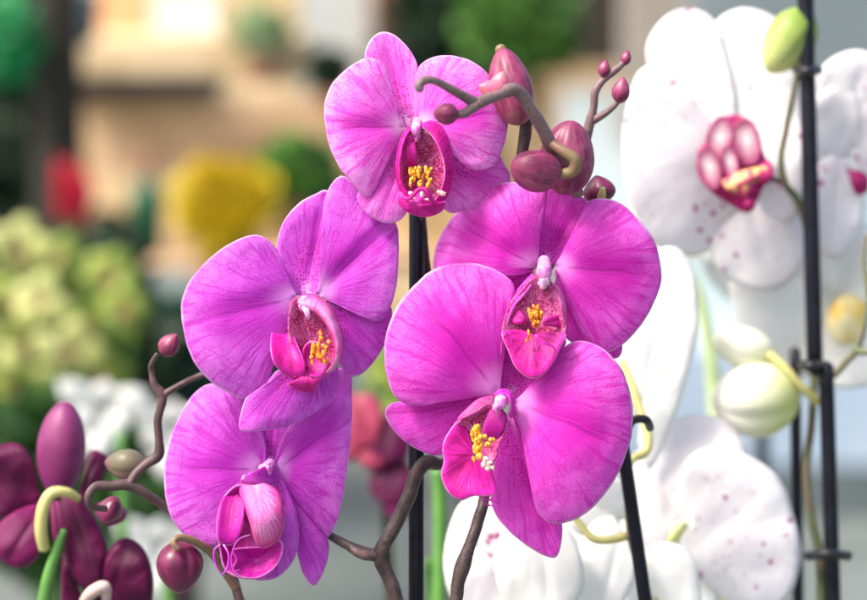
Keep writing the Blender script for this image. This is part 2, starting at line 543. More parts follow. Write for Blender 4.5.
def bowl(name, parent, fr, cen, pts, mat, zc, zr, pw=1.6, n=72, m=14, th=0.0005, tilt=(0, 0), rip=0.6):
    """closed outline round a centre, zc/zr depth at centre and rim"""
    SEED[0] += 1
    sd = SEED[0] * 2.11
    c = fr(cen)
    O = spline_outline([fr(p) for p in pts], n, True)[:-1]
    n -= 1
    mb = MB()
    vs, uvs, fs = [PZ(c[0], c[1], zc)], [(0.5, 0)], []
    for i in range(1, m + 1):
        r = i / m
        for j in range(n):
            x = c[0] + (O[j][0] - c[0]) * r
            y = c[1] + (O[j][1] - c[1]) * r
            z = zc + (zr - zc) * r ** pw + tilt[0] * (x - c[0]) + tilt[1] * (y - c[1])
            z += rip * r * noise.noise(Vector((x * 0.12, y * 0.12, sd)))
            vs.append(PZ(x, y, z))
            uvs.append((j / n, r))
    for j in range(n):
        fs.append((0, 1 + j, 1 + (j + 1) % n))
    for i in range(m - 1):
        for j in range(n):
            a = 1 + i * n
            fs.append((a + j, a + n + j, a + n + (j + 1) % n, a + (j + 1) % n))
    mb.add(vs, fs, uvs)
    return mb.build(name, mat, parent, solid=th)


def strip(name, parent, fr, outer, inner, mat, zo, zi, bulge=2.0, n=64, m=12, th=0.0005, ends=-3.0):
    """curved band between two margins, e.g. the rolled side lobe of a lip"""
    SEED[0] += 1
    sd = SEED[0] * 1.7
    O = spline_outline([fr(p) for p in outer], n)
    I = spline_outline([fr(p) for p in inner], n)
    vs, uvs, fs = [], [], []
    for i in range(m + 1):
        a = i / m
        for j in range(n):
            t = j / (n - 1)
            x = I[j][0] + (O[j][0] - I[j][0]) * a
            y = I[j][1] + (O[j][1] - I[j][1]) * a
            z = zi + (zo - zi) * a + bulge * 4 * a * (1 - a) + ends * (2 * t - 1) ** 2
            z += 0.8 * noise.noise(Vector((x * 0.08, y * 0.08, sd)))
            vs.append(PZ(x, y, z))
            uvs.append((t * 2, 0.35 + 0.65 * abs(2 * a - 1)))
    for i in range(m):
        for j in range(n - 1):
            fs.append((i * n + j, i * n + j + 1, (i + 1) * n + j + 1, (i + 1) * n + j))
    mb = MB()
    mb.add(vs, fs, uvs)
    return mb.build(name, mat, parent, solid=th)


def ell(cx, cy, rx, ry, rot=0, n=12, start=0, gap=0.25):
    """ellipse outline starting and ending beside angle `start` (deg, image y down)"""
    out = []
    for i in range(n):
        a = R(start) + gap + (2 * math.pi - 2 * gap) * i / (n - 1)
        # a measured so that start points to the claw
        x, y = rx * math.cos(a - R(rot)), ry * math.sin(a - R(rot))
        out.append((cx + x * math.cos(R(rot)) - y * math.sin(R(rot)), cy + x * math.sin(R(rot)) + y * math.cos(R(rot))))
    return out


def epetal(name, parent, base, cx, cy, rx, ry, rot, mat, z0, z1, **k):
    st = math.degrees(math.atan2(base[1] - cy, base[0] - cx))
    if 'bow' in k:
        k['bow'] *= 0.45
    if 'curl' in k:
        k['curl'] *= 0.4
    k.setdefault('rip', 1.6)
    pts = [(x + 0.07 * rx * noise.noise(Vector((x * 0.05, y * 0.05, cx))) * 2, y + 0.07 * ry * noise.noise(Vector((x * 0.05, y * 0.05, cy))) * 2)
           for x, y in ell(cx, cy, rx, ry, rot, start=st)]
    return petal(name, parent, FULL, base, pts, mat, z0, z1, n=56, m=14, **k)


def bud(name, parent, a, b, r, mat, groove=0.10, pw=(0.8, 0.75), seg=36, ring=22, phase=0.4, mbin=None, squash=1.0):
    """bud from stalk end a to tip b (px,px,mm); r widest half width in px"""
    A, B = PZ(*a), PZ(*b)
    ax = B - A
    L = ax.length
    ax.normalize()
    # side vector mostly across the view
    s1 = ax.cross(FW).normalized()
    s2 = ax.cross(s1).normalized()
    rr = r / FPX
    vs, uvs, fs = [], [], []
    for i in range(ring + 1):
        t = i / ring
        tt = 0.5 - 0.5 * math.cos(math.pi * t)
        prof = (math.sin(math.pi * tt ** pw[0])) ** pw[1] if 0 < tt < 1 else 0
        for j in range(seg):
            th = 2 * math.pi * j / seg + phase
            g = abs(math.cos(1.5 * th))
            k = 1 - groove * max(0, 1 - g * 3.2) ** 1.2 * math.sin(math.pi * tt) ** 0.5
            k *= 1 + 0.03 * math.cos(3 * th)
            d = (s1 * math.cos(th) + s2 * math.sin(th) * squash) * rr * prof * k
            vs.append(A + ax * L * tt + d)
            uvs.append((j / seg, tt))
    for i in range(ring):
        for j in range(seg):
            fs.append((i * seg + j, i * seg + (j + 1) % seg, (i + 1) * seg + (j + 1) % seg, (i + 1) * seg + j))
    mb = MB()
    mb.add(vs, fs, uvs)
    return mb.build(name, mat, parent, origin=A)


def tubeobj(name, parent, runs, mat, n=12, rough=0.0):
    mb = MB()
    for pts, rad in runs:
        mb.tube(pts, rad, n=n, rough=rough)
    return mb.build(name, mat, parent, origin=mb.v[0])


def F(fr, pts):
    """(x,y,z) points measured in frame"""
    return [(*fr(p[:2]), p[2]) for p in pts]


def lumps(name, parent, fr, items, mat, z):
    """finger-like warts of a callus: (x,y,rx,ry,dz)"""
    mb = MB()
    for i, (x, y, rx, ry, dz) in enumerate(items):
        c = fr((x, y))
        rot = Matrix.Rotation(random.uniform(-0.4, 0.4), 3, 'Y')
        s = 1 / fr.k / FPX
        mb.blob(PZ(c[0], c[1], z + dz), (rx * s, min(rx, ry) * s, ry * s), 14, 10, rot, jit=0.6, seed=i)
    return mb.build(name, mat, parent)


def column(parent, fr, a, b, r, z0, z1, mat=None):
    A = (*fr(a), z0)
    B = (*fr(b), z1)
    mid = tuple((A[i] + B[i]) / 2 for i in range(3))
    k = r / fr.k
    mb = MB()
    mb.tube([A, mid, B], [k * 0.75, k * 0.85, k * 0.95], n=18)
    o = mb.build('column', mat or COLM, parent)
    mc = MB()
    c = PZ(*B)
    kk = k / FPX
    mc.blob(c + FW * (-0.35 * kk), (kk * 0.98, kk * 0.9, kk * 1.05), 18, 12, jit=0.15, seed=3)
    mc.build('anther_cap', CAPM, parent)
    return o


# frames of the enlarged crops the flowers were measured in
A_ = Fr(310, 20, 2.857)
B_ = Fr(170, 170, 2.2222)
C_ = Fr(420, 170, 3.156)
D_ = Fr(375, 255, 1.936)
E_ = Fr(150, 370, 2.609)
F_ = Fr(400, 30, 3.156)
G_ = Fr(600, 0, 2.307)
H_ = Fr(600, 240, 2.857)
I_ = Fr(540, 380, 2.651)
J_ = Fr(0, 380, 2.727)
K_ = Fr(0, 220, 2.608)
L_ = Fr(320, 340, 2.31)
A2 = Fr(380, 100, 4.615)
B2 = Fr(260, 280, 5.0)
C2 = Fr(490, 250, 4.615)
D2 = Fr(425, 375, 4.615)
E2 = Fr(205, 440, 4.0)


def flower(parent, cx, cy, z, label=None):
    o = bpy.data.objects.new('flower', None)
    o.empty_display_size = 0.02
    o.location = PZ(cx, cy, z)
    link(o, parent)
    if label:
        o['label'] = label
    return o


# ================================================================== PINK ORCHIDS
left = thing('pink_orchid', PZ(240, 700, -20),
             'leftmost pink orchid, two lilac-pink flowers one above the other and dark red buds', 'orchid', 'pink orchids in front')
mid = thing('pink_orchid', PZ(400, 700, -25),
            'pink orchid with forked brown stem by the upright stake, carrying the topmost pale pink flower', 'orchid', 'pink orchids in front')
right = thing('pink_orchid', PZ(450, 700, -20),
              'pink orchid with two overlapping hot pink flowers and rose buds above them', 'orchid', 'pink orchids in front')

# ---- flower 1 (top, pale)
f = flower(mid, *A_((300, 320)), 8, 'topmost pale pink flower')
petal('sepal', f, A_, (285, 310), [(262, 300), (240, 262), (212, 200), (170, 135), (156, 98), (172, 58), (205, 33), (245, 45), (285, 85), (307, 130), (303, 175), (306, 230), (302, 298)], MS['light'], 2, -6, bow=-4, curl=3)
petal('sepal', f, A_, (285, 350), [(262, 330), (232, 375), (200, 430), (168, 480), (136, 497), (142, 525), (168, 557), (205, 577), (240, 579), (270, 558), (290, 500), (300, 400)], MS['light'], 2, 6, bow=2, curl=-3)
petal('sepal', f, A_, (340, 400), [(335, 370), (390, 370), (440, 395), (500, 400), (535, 383), (556, 415), (572, 450), (560, 500), (500, 535), (440, 545), (395, 548), (350, 500)], MS['light'], 1, -6, bow=1, curl=-3)
petal('petal', f, A_, (268, 305), [(264, 298), (245, 260), (230, 190), (215, 135), (185, 111), (145, 115), (95, 148), (60, 188), (42, 245), (46, 310), (60, 370), (85, 420), (120, 465), (150, 500), (174, 502), (195, 460), (215, 410), (240, 362), (265, 325)], MP['light'], 5, 8, bow=6, curl=-5, tip=(50, 310), crease=1.8)
petal('petal', f, A_, (315, 300), [(303, 292), (299, 230), (303, 160), (322, 122), (360, 105), (405, 102), (455, 115), (500, 145), (525, 180), (550, 225), (564, 280), (560, 330), (545, 380), (520, 418), (480, 428), (450, 420), (425, 390), (400, 355), (370, 325), (330, 306)], MP['light'], 5, 2, bow=5, curl=-4, tip=(560, 270), crease=1.2)
lip = bpy.data.objects.new('lip', None)
# throat bowl, rim lobes, front lobe
bowl('lip', f, A2, (190, 310), [(110, 165), (150, 125), (210, 150), (270, 200), (305, 290), (300, 400), (250, 455), (170, 470), (110, 420), (92, 330), (92, 240)], THROAT, 5, 11, 1.8)
strip('lip_lobe', f, A2, [(140, 118), (108, 150), (86, 215), (74, 300), (82, 390), (112, 455), (160, 505)], [(148, 135), (128, 165), (108, 220), (96, 300), (104, 380), (132, 430), (175, 475)], LIPM, 13, 16, 2)
strip('lip_lobe', f, A2, [(190, 112), (238, 96), (288, 130), (322, 205), (337, 300), (326, 400), (292, 478), (250, 515)], [(195, 128), (220, 145), (255, 190), (282, 250), (298, 320), (290, 385), (268, 440), (240, 475)], LIPM, 9, 16, 1)
bowl('lip_lobe', f, A2, (185, 485), [(88, 425), (120, 465), (150, 445), (185, 425), (220, 445), (250, 480), (300, 470), (285, 512), (225, 537), (165, 532), (110, 505), (80, 465)], LIPM, 21, 16, 1.5, n=60, m=10)
tubeobj('lip_ridge', f, [(F(A2, [(95, 425, 19), (120, 455, 21), (145, 448, 22), (170, 420, 22), (195, 410, 22), (218, 425, 22), (235, 455, 21), (265, 478, 19), (300, 470, 16)]), [0.8, 1.6, 1.9, 2.2, 2.4, 2.4, 2.0, 1.6, 0.8])], LIPM, 10)
lumps('callus', f, A2, [(random.uniform(135, 238), random.uniform(315, 395), random.uniform(4, 8), random.uniform(7, 15), random.uniform(-1, 3)) for _ in range(40)] + [(140, 330, 9, 20, 0), (178, 335, 8, 26, 2), (216, 325, 9, 24, 1), (185, 385, 10, 14, 3)], CALY, 13)
lumps('callus_tip', f, A2, [(150, 455, 16, 10, 2), (195, 440, 10, 22, 2), (215, 462, 14, 8, 2), (285, 430, 22, 10, 0), (140, 430, 10, 8, 2)], WHITELUMP, 16)
petal('column_wing', f, A2, (130, 180), [(115, 185), (110, 240), (120, 310), (160, 315), (170, 250), (160, 190)], LIPM, 12, 9, bow=3, crease=0, n=40, m=8)
column(f, A2, (170, 95), (165, 140), 26, 4, 12)
petal('stigma', f, A2, (135, 165), [(118, 165), (125, 200), (150, 205), (155, 175), (140, 160)], LIPM, 14, 13, crease=0, n=30, m=6)
lumps('column_beak', f, A2, [(172, 170, 14, 26, 0)], CAPM, 12)

# ---- flower 2 (left middle)
f = flower(left, *B_((300, 285)), -4, 'upper lilac-pink flower of the two on the left')
petal('sepal', f, B_, (300, 280), [(283, 278), (255, 235), (237, 180), (250, 120), (285, 75), (325, 52), (352, 46), (384, 90), (384, 160), (364, 210), (340, 270), (318, 284)], MS['lilac'], -3, -10, bow=-2, curl=3)
petal('sepal', f, B_, (345, 295), [(348, 287), (400, 297), (450, 318), (489, 303), (490, 350), (470, 400), (440, 440), (410, 458), (383, 440), (370, 380), (352, 320)], MS['lilac'], 0, -4, bow=2, curl=-4, tip=(475, 420))
petal('sepal', f, B_, (320, 400), [(235, 448), (200, 490), (168, 510), (155, 577), (200, 579), (260, 569), (310, 546), (350, 516), (374, 470), (372, 440), (350, 400)], MS['lilac'], 0, 10, bow=4, curl=-5, tip=(160, 570), crease=0.6)
petal('petal', f, B_, (283, 285), [(280, 280), (255, 225), (235, 175), (210, 151), (180, 145), (130, 165), (85, 200), (45, 245), (25, 295), (30, 350), (45, 410), (80, 460), (130, 495), (175, 507), (205, 497), (224, 450), (232, 400), (242, 340), (266, 305)], MP['lilac'], 2, 6, bow=7, curl=-6, tip=(32, 335), crease=2.2)
petal('petal', f, B_, (330, 278), [(324, 274), (345, 230), (341, 160), (342, 90), (354, 40), (380, 13), (402, 25), (430, 60), (470, 95), (502, 120), (508, 180), (502, 260), (486, 312), (465, 335), (430, 328), (390, 306), (350, 291)], MP['lilac'], 2, -4, bow=6, curl=-3, tip=(500, 110), crease=3.0)
bowl('lip', f, B2, (270, 330), [(150, 130), (185, 85), (270, 130), (340, 200), (380, 290), (385, 380), (340, 450), (270, 480), (200, 440), (160, 350), (140, 250)], THROAT, 6, 12, 1.6)
petal('lip_lobe', f, B2, (150, 300), [(120, 145), (75, 220), (52, 300), (60, 390), (95, 450), (150, 490), (200, 490), (225, 450), (215, 390), (185, 320), (160, 250), (135, 180)], LIPM, 12, 16, bow=4, curl=4, crease=0, tip=(180, 490), n=64, m=12, dome=-3)
strip('lip_lobe', f, B2, [(190, 85), (240, 68), (300, 88), (355, 140), (395, 220), (413, 320), (400, 400), (360, 458), (300, 487)], [(190, 125), (225, 152), (275, 170), (322, 212), (356, 275), (374, 345), (364, 410), (338, 448), (298, 472)], TONGUE, 10, 16, 4)
petal('lip_lobe', f, B2, (240, 430), [(225, 440), (215, 360), (230, 320), (260, 305), (310, 325), (340, 400), (325, 460), (290, 485), (250, 480)], LIPM, 15, 17, bow=-2, curl=2, crease=0, n=60, m=10, dome=-2)
petal('lip_lobe', f, B2, (230, 470), [(100, 450), (160, 490), (210, 450), (240, 430), (290, 478), (350, 462), (300, 500), (270, 560), (200, 555), (140, 520)], LIPM, 15, 12, bow=3, crease=0, n=60, m=10, tip=(230, 560))
lumps('callus', f, B2, [(random.uniform(250, 335), random.uniform(325, 415), random.uniform(5, 9), random.uniform(10, 24), random.uniform(-1, 2)) for _ in range(24)] + [(305, 290, 10, 24, -1), (300, 262, 7, 16, -2), (345, 310, 9, 12, 0), (270, 345, 9, 28, 1), (300, 380, 9, 32, 1)], CALM, 20)
column(f, B2, (250, 75), (222, 105), 24, 3, 12)
lumps('column_beak', f, B2, [(205, 135, 11, 22, 0)], CAPM, 14)
petal('column_wing', f, B2, (215, 120), [(195, 110), (215, 150), (245, 200), (250, 170), (240, 125)], COLM, 14, 15, crease=0, n=30, m=6, bow=2)

# ---- flower 3 (upper right, hot)
f = flower(right, *C_((392, 310)), 0, 'upper hot pink flower facing straight out')
petal('sepal', f, C_, (395, 300), [(366, 298), (360, 220), (368, 140), (385, 66), (430, 64), (490, 76), (532, 107), (512, 180), (480, 235), (440, 275), (412, 300)], MS['hot'], -4, -9, bow=-2, curl=3)
petal('sepal', f, C_, (430, 340), [(425, 350), (465, 410), (508, 490), (550, 545), (600, 570), (635, 545), (632, 585), (600, 596), (545, 575), (500, 555), (455, 520), (425, 420)], MS['hot'], -4, -14, bow=0, curl=-2, crease=0.3)
petal('sepal', f, C_, (360, 330), [(355, 315), (300, 325), (250, 338), (220, 400), (225, 520), (260, 620), (320, 650), (370, 560), (380, 400)], MS['hot'], -5, -6, bow=0, curl=-2, tip=(280, 640))
petal('petal', f, C_, (368, 305), [(366, 298), (368, 250), (372, 180), (382, 110), (400, 62), (350, 50), (300, 38), (240, 46), (180, 80), (110, 140), (62, 215), (44, 280), (48, 318), (100, 330), (180, 335), (260, 337), (325, 328), (360, 313)], MP['hot'], -1, -4, bow=7, curl=-4, tip=(140, 180), crease=2.4)
petal('petal', f, C_, (428, 305), [(425, 298), (460, 252), (500, 190), (528, 105), (580, 91), (640, 110), (692, 160), (742, 230), (760, 310), (757, 370), (722, 450), (672, 520), (612, 568), (572, 572), (530, 542), (500, 492), (470, 425), (440, 365), (427, 325)], MP['hot'], -1, 2, bow=6, curl=-6, tip=(757, 335), crease=2.0)
bowl('lip', f, C2, (205, 330), [(205, 120), (140, 190), (95, 240), (62, 330), (55, 390), (80, 460), (120, 530), (180, 580), (240, 580), (290, 520), (325, 450), (352, 370), (345, 280), (315, 190), (265, 130)], THROAT, 8, 12, 1.5)
strip('lip_lobe', f, C2, [(198, 108), (172, 132), (130, 180), (90, 240), (60, 320), (50, 390)], [(206, 130), (192, 165), (158, 210), (118, 255), (88, 320), (76, 385)], MP['hot'], 6, 13, 2)
strip('lip_lobe', f, C2, [(296, 152), (325, 180), (347, 240), (357, 330), (350, 400)], [(294, 175), (308, 205), (325, 260), (337, 330), (336, 395)], TONGUE, 6, 13, 2)
petal('lip_lobe', f, C2, (205, 390), [(150, 370), (62, 375), (55, 400), (80, 460), (110, 530), (150, 575), (200, 595), (250, 575), (300, 510), (325, 450), (350, 390), (260, 380)], LIPM, 12, 17, bow=1, curl=4, crease=-1.0, n=70, m=14, tip=(200, 592))
petal('lip_lobe', f, C2, (100, 290), [(100, 300), (110, 340), (150, 340), (170, 325), (150, 290), (125, 270)], LIPM, 10, 14, bow=1, crease=0.5, n=40, m=6)
petal('lip_lobe', f, C2, (330, 320), [(330, 300), (290, 305), (250, 320), (245, 345), (280, 350), (330, 360)], LIPM, 10, 14, bow=1, crease=0.5, n=40, m=6)
tubeobj('tendril', f, [(F(C2, [(215, 460, 18), (222, 440, 21), (245, 430, 22), (280, 440, 21), (300, 462, 20), (285, 500, 18)]), [0.5, 0.8, 1.0, 1.0, 1.0, 0.6]),
                       (F(C2, [(60, 400, 16), (75, 380, 17), (95, 390, 18), (100, 430, 17)]), [0.5, 0.8, 0.8, 0.5])], MP['hot'], 8)
ll = []
for i in range(44):
    a = random.uniform(0, 6.28)
    q = random.uniform(0.2, 1)
    ll.append((207 + 33 * q * math.cos(a), 305 + 48 * q * math.sin(a), random.uniform(5, 9), random.uniform(9, 18), random.uniform(-1, 2)))
lumps('callus', f, C2, ll + [(180, 390, 7, 24, 0), (172, 410, 5, 20, 0)], CALM, 18)
column(f, C2, (250, 50), (250, 100), 38, 2, 12)
lumps('column_beak', f, C2, [(250, 145, 27, 34, 0)], COLM, 13)
lumps('column_foot', f, C2, [(235, 175, 28, 14, 0), (225, 205, 18, 20, -2)], CAPM, 8)

# ---- flower 4 (lower right, hot)
f = flower(right, *D_((250, 285)), 10, 'lower hot pink flower with the yellow spotted heart turned left')
petal('sepal', f, D_, (258, 275), [(243, 272), (236, 230), (238, 180), (248, 140), (300, 130), (350, 145), (370, 170), (335, 220), (300, 258), (275, 275)], MS['hot'], 0, -4, bow=1, curl=2, crease=0.5)
petal('sepal', f, D_, (232, 280), [(230, 268), (180, 264), (130, 266), (90, 278), (50, 284), (27, 290), (20, 310), (40, 345), (78, 374), (120, 388), (145, 372), (160, 345), (195, 322), (228, 300)], MS['hot'], 0, -2, bow=3, curl=-4, tip=(22, 310))
petal('sepal', f, D_, (262, 305), [(260, 305), (243, 350), (232, 400), (224, 460), (233, 500), (265, 540), (310, 573), (350, 586), (361, 550), (358, 512), (322, 500), (305, 450), (300, 380), (282, 318)], MS['hot'], 0, -1, bow=1, curl=-3, tip=(350, 584), crease=1.5)
petal('petal', f, D_, (240, 268), [(241, 264), (243, 220), (247, 150), (260, 95), (270, 62), (250, 38), (215, 22), (180, 16), (120, 25), (75, 60), (40, 105), (20, 165), (22, 230), (40, 275), (75, 292), (110, 286), (150, 265), (200, 268), (232, 272)], MP['hot'], 4, 6, bow=8, curl=-5, tip=(70, 70), crease=2.6)
petal('petal', f, D_, (272, 285), [(272, 280), (310, 250), (345, 210), (372, 175), (405, 167), (450, 188), (485, 238), (499, 310), (491, 370), (466, 430), (430, 480), (390, 511), (345, 521), (317, 500), (305, 460), (298, 400), (283, 340), (270, 300)], MP['hot'], 4, 9, bow=8, curl=-6, tip=(487, 370), crease=2.0)
bowl('lip', f, D2, (240, 260), [(300, 130), (220, 180), (170, 200), (110, 270), (90, 330), (150, 380), (230, 400), (320, 400), (340, 330), (380, 240), (370, 190)], THROAT, 8, 13, 1.5)
petal('lip_lobe', f, D2, (235, 370), [(215, 330), (180, 250), (170, 190), (110, 260), (80, 330), (85, 400), (75, 470), (110, 545), (165, 578), (220, 560), (300, 560), (330, 550), (320, 480), (300, 430), (270, 395)], LIPM, 13, 21, bow=2, curl=4, crease=1.0, n=84, m=14, tip=(90, 500))
petal('lip_lobe', f, D2, (350, 150), [(300, 165), (275, 230), (270, 300), (320, 330), (345, 300), (370, 230), (375, 180)], LIPD, 12, 10, bow=3, crease=0, n=50, m=8)
petal('lip_lobe', f, D2, (310, 140), [(340, 140), (270, 130), (200, 170), (150, 215), (160, 190), (200, 150), (250, 110), (320, 95)], TONGUE, 8, 13, bow=3, crease=0, n=50, m=6, tip=(152, 212))
ll = []
for i in range(60):
    t = random.random()
    x = 235 + random.uniform(-28, 22) * (1 - abs(t - 0.5))
    ll.append((x + 10 * t, 250 + 110 * t, random.uniform(5, 9), random.uniform(9, 20), random.uniform(-1, 2)))
ll += [(275, 285, 12, 10, 1), (300, 300, 14, 10, 1), (315, 300, 10, 10, 0), (290, 320, 14, 12, 1), (240, 245, 9, 18, 2), (225, 390, 8, 16, 0), (250, 375, 14, 16, 2)]
lumps('callus', f, D2, ll, CALY, 22)
lumps('callus_tip', f, D2, [(280, 390, 14, 13, 2), (270, 415, 13, 14, 2), (300, 410, 14, 12, 3), (312, 428, 10, 10, 3), (290, 432, 12, 10, 3)], WHITELUMP, 22)
tubeobj('tendril', f, [(F(D2, [(250, 560, 17), (290, 575, 19), (320, 580, 20), (345, 598, 18)]), [0.9, 1.0, 0.9, 0.4]),
                       (F(D2, [(260, 575, 17), (290, 600, 18), (320, 605, 18)]), [0.9, 0.9, 0.4])], MP['hot'], 8)
column(f, D2, (378, 105), (350, 125), 32, 5, 15)
lumps('column_beak', f, D2, [(332, 150, 20, 22, 0)], CAPM, 17)
strip('column_wing', f, D2, [(318, 92), (345, 68), (385, 70), (412, 105), (416, 150), (400, 200)], [(335, 105), (352, 92), (375, 95), (390, 118), (392, 150), (388, 190)], MP['hot'], 12, 17, 2, n=40, m=8)

# ---- flower 5 (bottom left)
f = flower(left, *E_((310, 262)), -20, 'lower lilac-pink flower of the two on the left, its lip folded over')
petal('sepal', f, E_, (312, 250), [(300, 245), (290, 200), (285, 140), (288, 80), (350, 80), (360, 150), (340, 210), (325, 245)], MS['lilac'], -20, -26, crease=0.5)
petal('sepal', f, E_, (345, 305), [(348, 300), (390, 370), (420, 430), (462, 442), (462, 500), (432, 561), (405, 540), (388, 490), (380, 440), (352, 370)], MS['lilac'], -18, -18, bow=2, curl=-3, tip=(430, 558))
petal('sepal', f, E_, (318, 275), [(335, 262), (352, 300), (378, 360), (388, 430), (377, 490), (342, 535), (302, 548), (268, 538), (270, 460), (285, 340), (300, 280)], MS['lilac'], -14, -8, bow=4, curl=-3, tip=(300, 546), crease=0.6)
petal('petal', f, E_, (292, 262), [(296, 255), (302, 200), (288, 150), (258, 120), (245, 75), (200, 38), (150, 38), (108, 70), (68, 140), (42, 220), (38, 300), (50, 370), (80, 420), (130, 452), (178, 455), (186, 380), (200, 320), (250, 285)], MP['lilac'], -17, -18, bow=6, curl=-5, tip=(42, 250), crease=1.2)
petal('petal', f, E_, (328, 262), [(322, 250), (350, 170), (390, 110), (420, 60), (450, 10), (500, -5), (524, 0), (526, 60), (526, 150), (516, 250), (502, 340), (482, 410), (447, 452), (420, 430), (385, 370), (348, 305)], MP['lilac'], -17, -12, bow=6, curl=-4, tip=(522, 120), crease=2.2)
bowl('lip', f, E2, (150, 330), [(150, 180), (100, 200), (60, 260), (45, 340), (60, 440), (80, 520), (150, 555), (240, 545), (300, 470), (290, 350), (220, 230)], LIPD, -12, -2, 1.6)
petal('lip_lobe', f, E2, (120, 200), [(140, 178), (95, 205), (60, 260), (48, 340), (55, 410), (110, 420), (150, 350), (160, 260)], LIPD, -6, 2, bow=4, curl=3, crease=0, n=60, m=10)
petal('lip_lobe', f, E2, (200, 170), [(145, 175), (140, 215), (160, 270), (180, 330), (200, 400), (225, 432), (265, 420), (300, 390), (315, 330), (312, 270), (295, 210), (250, 178), (195, 165)], TONGUE, -2, 6, bow=9, curl=-6, crease=0, n=72, m=14, tip=(235, 430))
bowl('lip_lobe', f, E2, (205, 480), [(110, 440), (125, 480), (110, 520), (150, 550), (220, 550), (285, 505), (312, 440), (300, 400), (250, 425), (180, 430)], LIPD, -3, 3, 1.5, n=60, m=10)
tubeobj('tendril', f, [(F(E2, [(180, 380, 3), (140, 395, 6), (115, 430, 8), (105, 480, 8), (115, 520, 8), (140, 520, 7)]), [0.5, 0.8, 0.9, 0.9, 0.8, 0.4]),
                       (F(E2, [(60, 420, 2), (38, 440, 5), (38, 480, 6), (55, 520, 6), (80, 545, 5)]), [0.8, 1.1, 1.2, 1.0, 0.6]),
                       (F(E2, [(75, 420, 4), (95, 460, 6), (90, 510, 6), (70, 540, 5)]), [1.0, 1.2, 1.2, 0.7])], MP['lilac'], 8)
column(f, E2, (262, 95), (240, 125), 30, -16, -8, COLM)
petal('column_wing', f, E2, (250, 110), [(265, 90), (220, 115), (170, 138), (145, 158), (155, 172), (220, 175), (280, 175), (300, 140), (280, 100)], MS['lilac'], -6, -2, bow=5, curl=-4, crease=0, n=50, m=8)
lumps('column_beak', f, E2, [(160, 152, 13, 11, 0), (178, 160, 14, 8, 0)], CAPM, -1)

# ------------------------------------------------------------------ stems of the pink orchids
# left plant
stem = tubeobj('stem', left, [
    (F(FULL, [(262, 760, -28), (246, 640, -26), (238, 595, -24), (222, 555, -30), (185, 520, -36)]) + F(J_, [(455, 350, -36), (400, 312, -32), (350, 287, -30), (300, 290, -28), (262, 290, -26), (240, 318, -24), (250, 345, -26), (290, 352, -30)]), [5, 5, 5, 5, 4.6, 4.6, 5, 5.8, 5, 4.6, 4, 3.6, 3.2]),
    (F(J_, [(352, 287, -30), (372, 255, -31), (400, 228, -32), (432, 205, -32), (433, 160, -31), (430, 110, -30), (442, 60, -29), (440, 38, -29), (420, 10, -28)]) + F(K_, [(395, 395, -28), (395, 375, -26), (410, 350, -24)]), [5, 4.8, 5, 5.6, 4.4, 4.2, 4.6, 5.4, 3.6, 3.0, 2.6, 2.4]),
    (F(J_, [(440, 45, -29), (480, 20, -28), (540, -10, -26), (640, -40, -22)]), [4.2, 3.4, 3.4, 3.0])], STEMP, 14, rough=0.12)
b = bud('bud', left, (*K_((425, 352)), -24), (*K_((462, 298)), -20), 11, BUDR)
b = bud('bud', left, (*J_((486, 440)), -12), (*J_((492, 584)), -12), 24, BUDD, groove=0.2, pw=(0.82, 0.6), phase=0.9)
tubeobj('pedicel', b, [(F(J_, [(486, 462, -2), (474, 442, -2), (490, 430, -4), (530, 440, -8), (575, 470, -14), (612, 520, -22), (645, 570, -24)]), [3.4, 3.6, 3.8, 4, 4.4, 4.8, 5])], PEDO, 12)
b = bud('bud', left, (*J_((275, 340)), -38), (*J_((330, 372)), -42), 15, BUDD)
b['label'] = 'drooping dark red bud behind the bent stalk'
b = bud('bud', left, (*J_((395, 235)), -50), (*J_((285, 225)), -58), 17, BUDO)
b['label'] = 'blurred olive-brown bud'
# middle plant: forked dark stem
tubeobj('stem', mid, [
    (F(FULL, [(420, 760, -24), (404, 640, -22)]) + F(L_, [(175, 600, -20), (160, 550, -20), (142, 505, -20), (150, 470, -18), (175, 425, -18), (205, 360, -18), (225, 305, -20), (250, 282, -24), (290, 283, -30)]) + F(FULL, [(470, 430, -40), (455, 360, -42), (430, 290, -40), (420, 200, -30), (420, 145, -12)]), [8.5, 8.5, 7.6, 7.2, 8.6, 7.4, 7.4, 7.2, 7.6, 7.8, 5.5, 5, 5, 5, 5, 4]),
    (F(L_, [(150, 500, -20), (100, 492, -20), (60, 472, -22), (20, 450, -26), (-30, 420, -30), (-90, 330, -34)]), [6.6, 6.8, 4.8, 4.2, 4, 4])], STEMM, 14, rough=0.16)
tubeobj('bract', mid, [(F(L_, [(128, 500, -14), (105, 498, -13), (85, 490, -13), (70, 478, -14)]), [2.5, 5.2, 4.4, 1.4])], STEMP, 12)
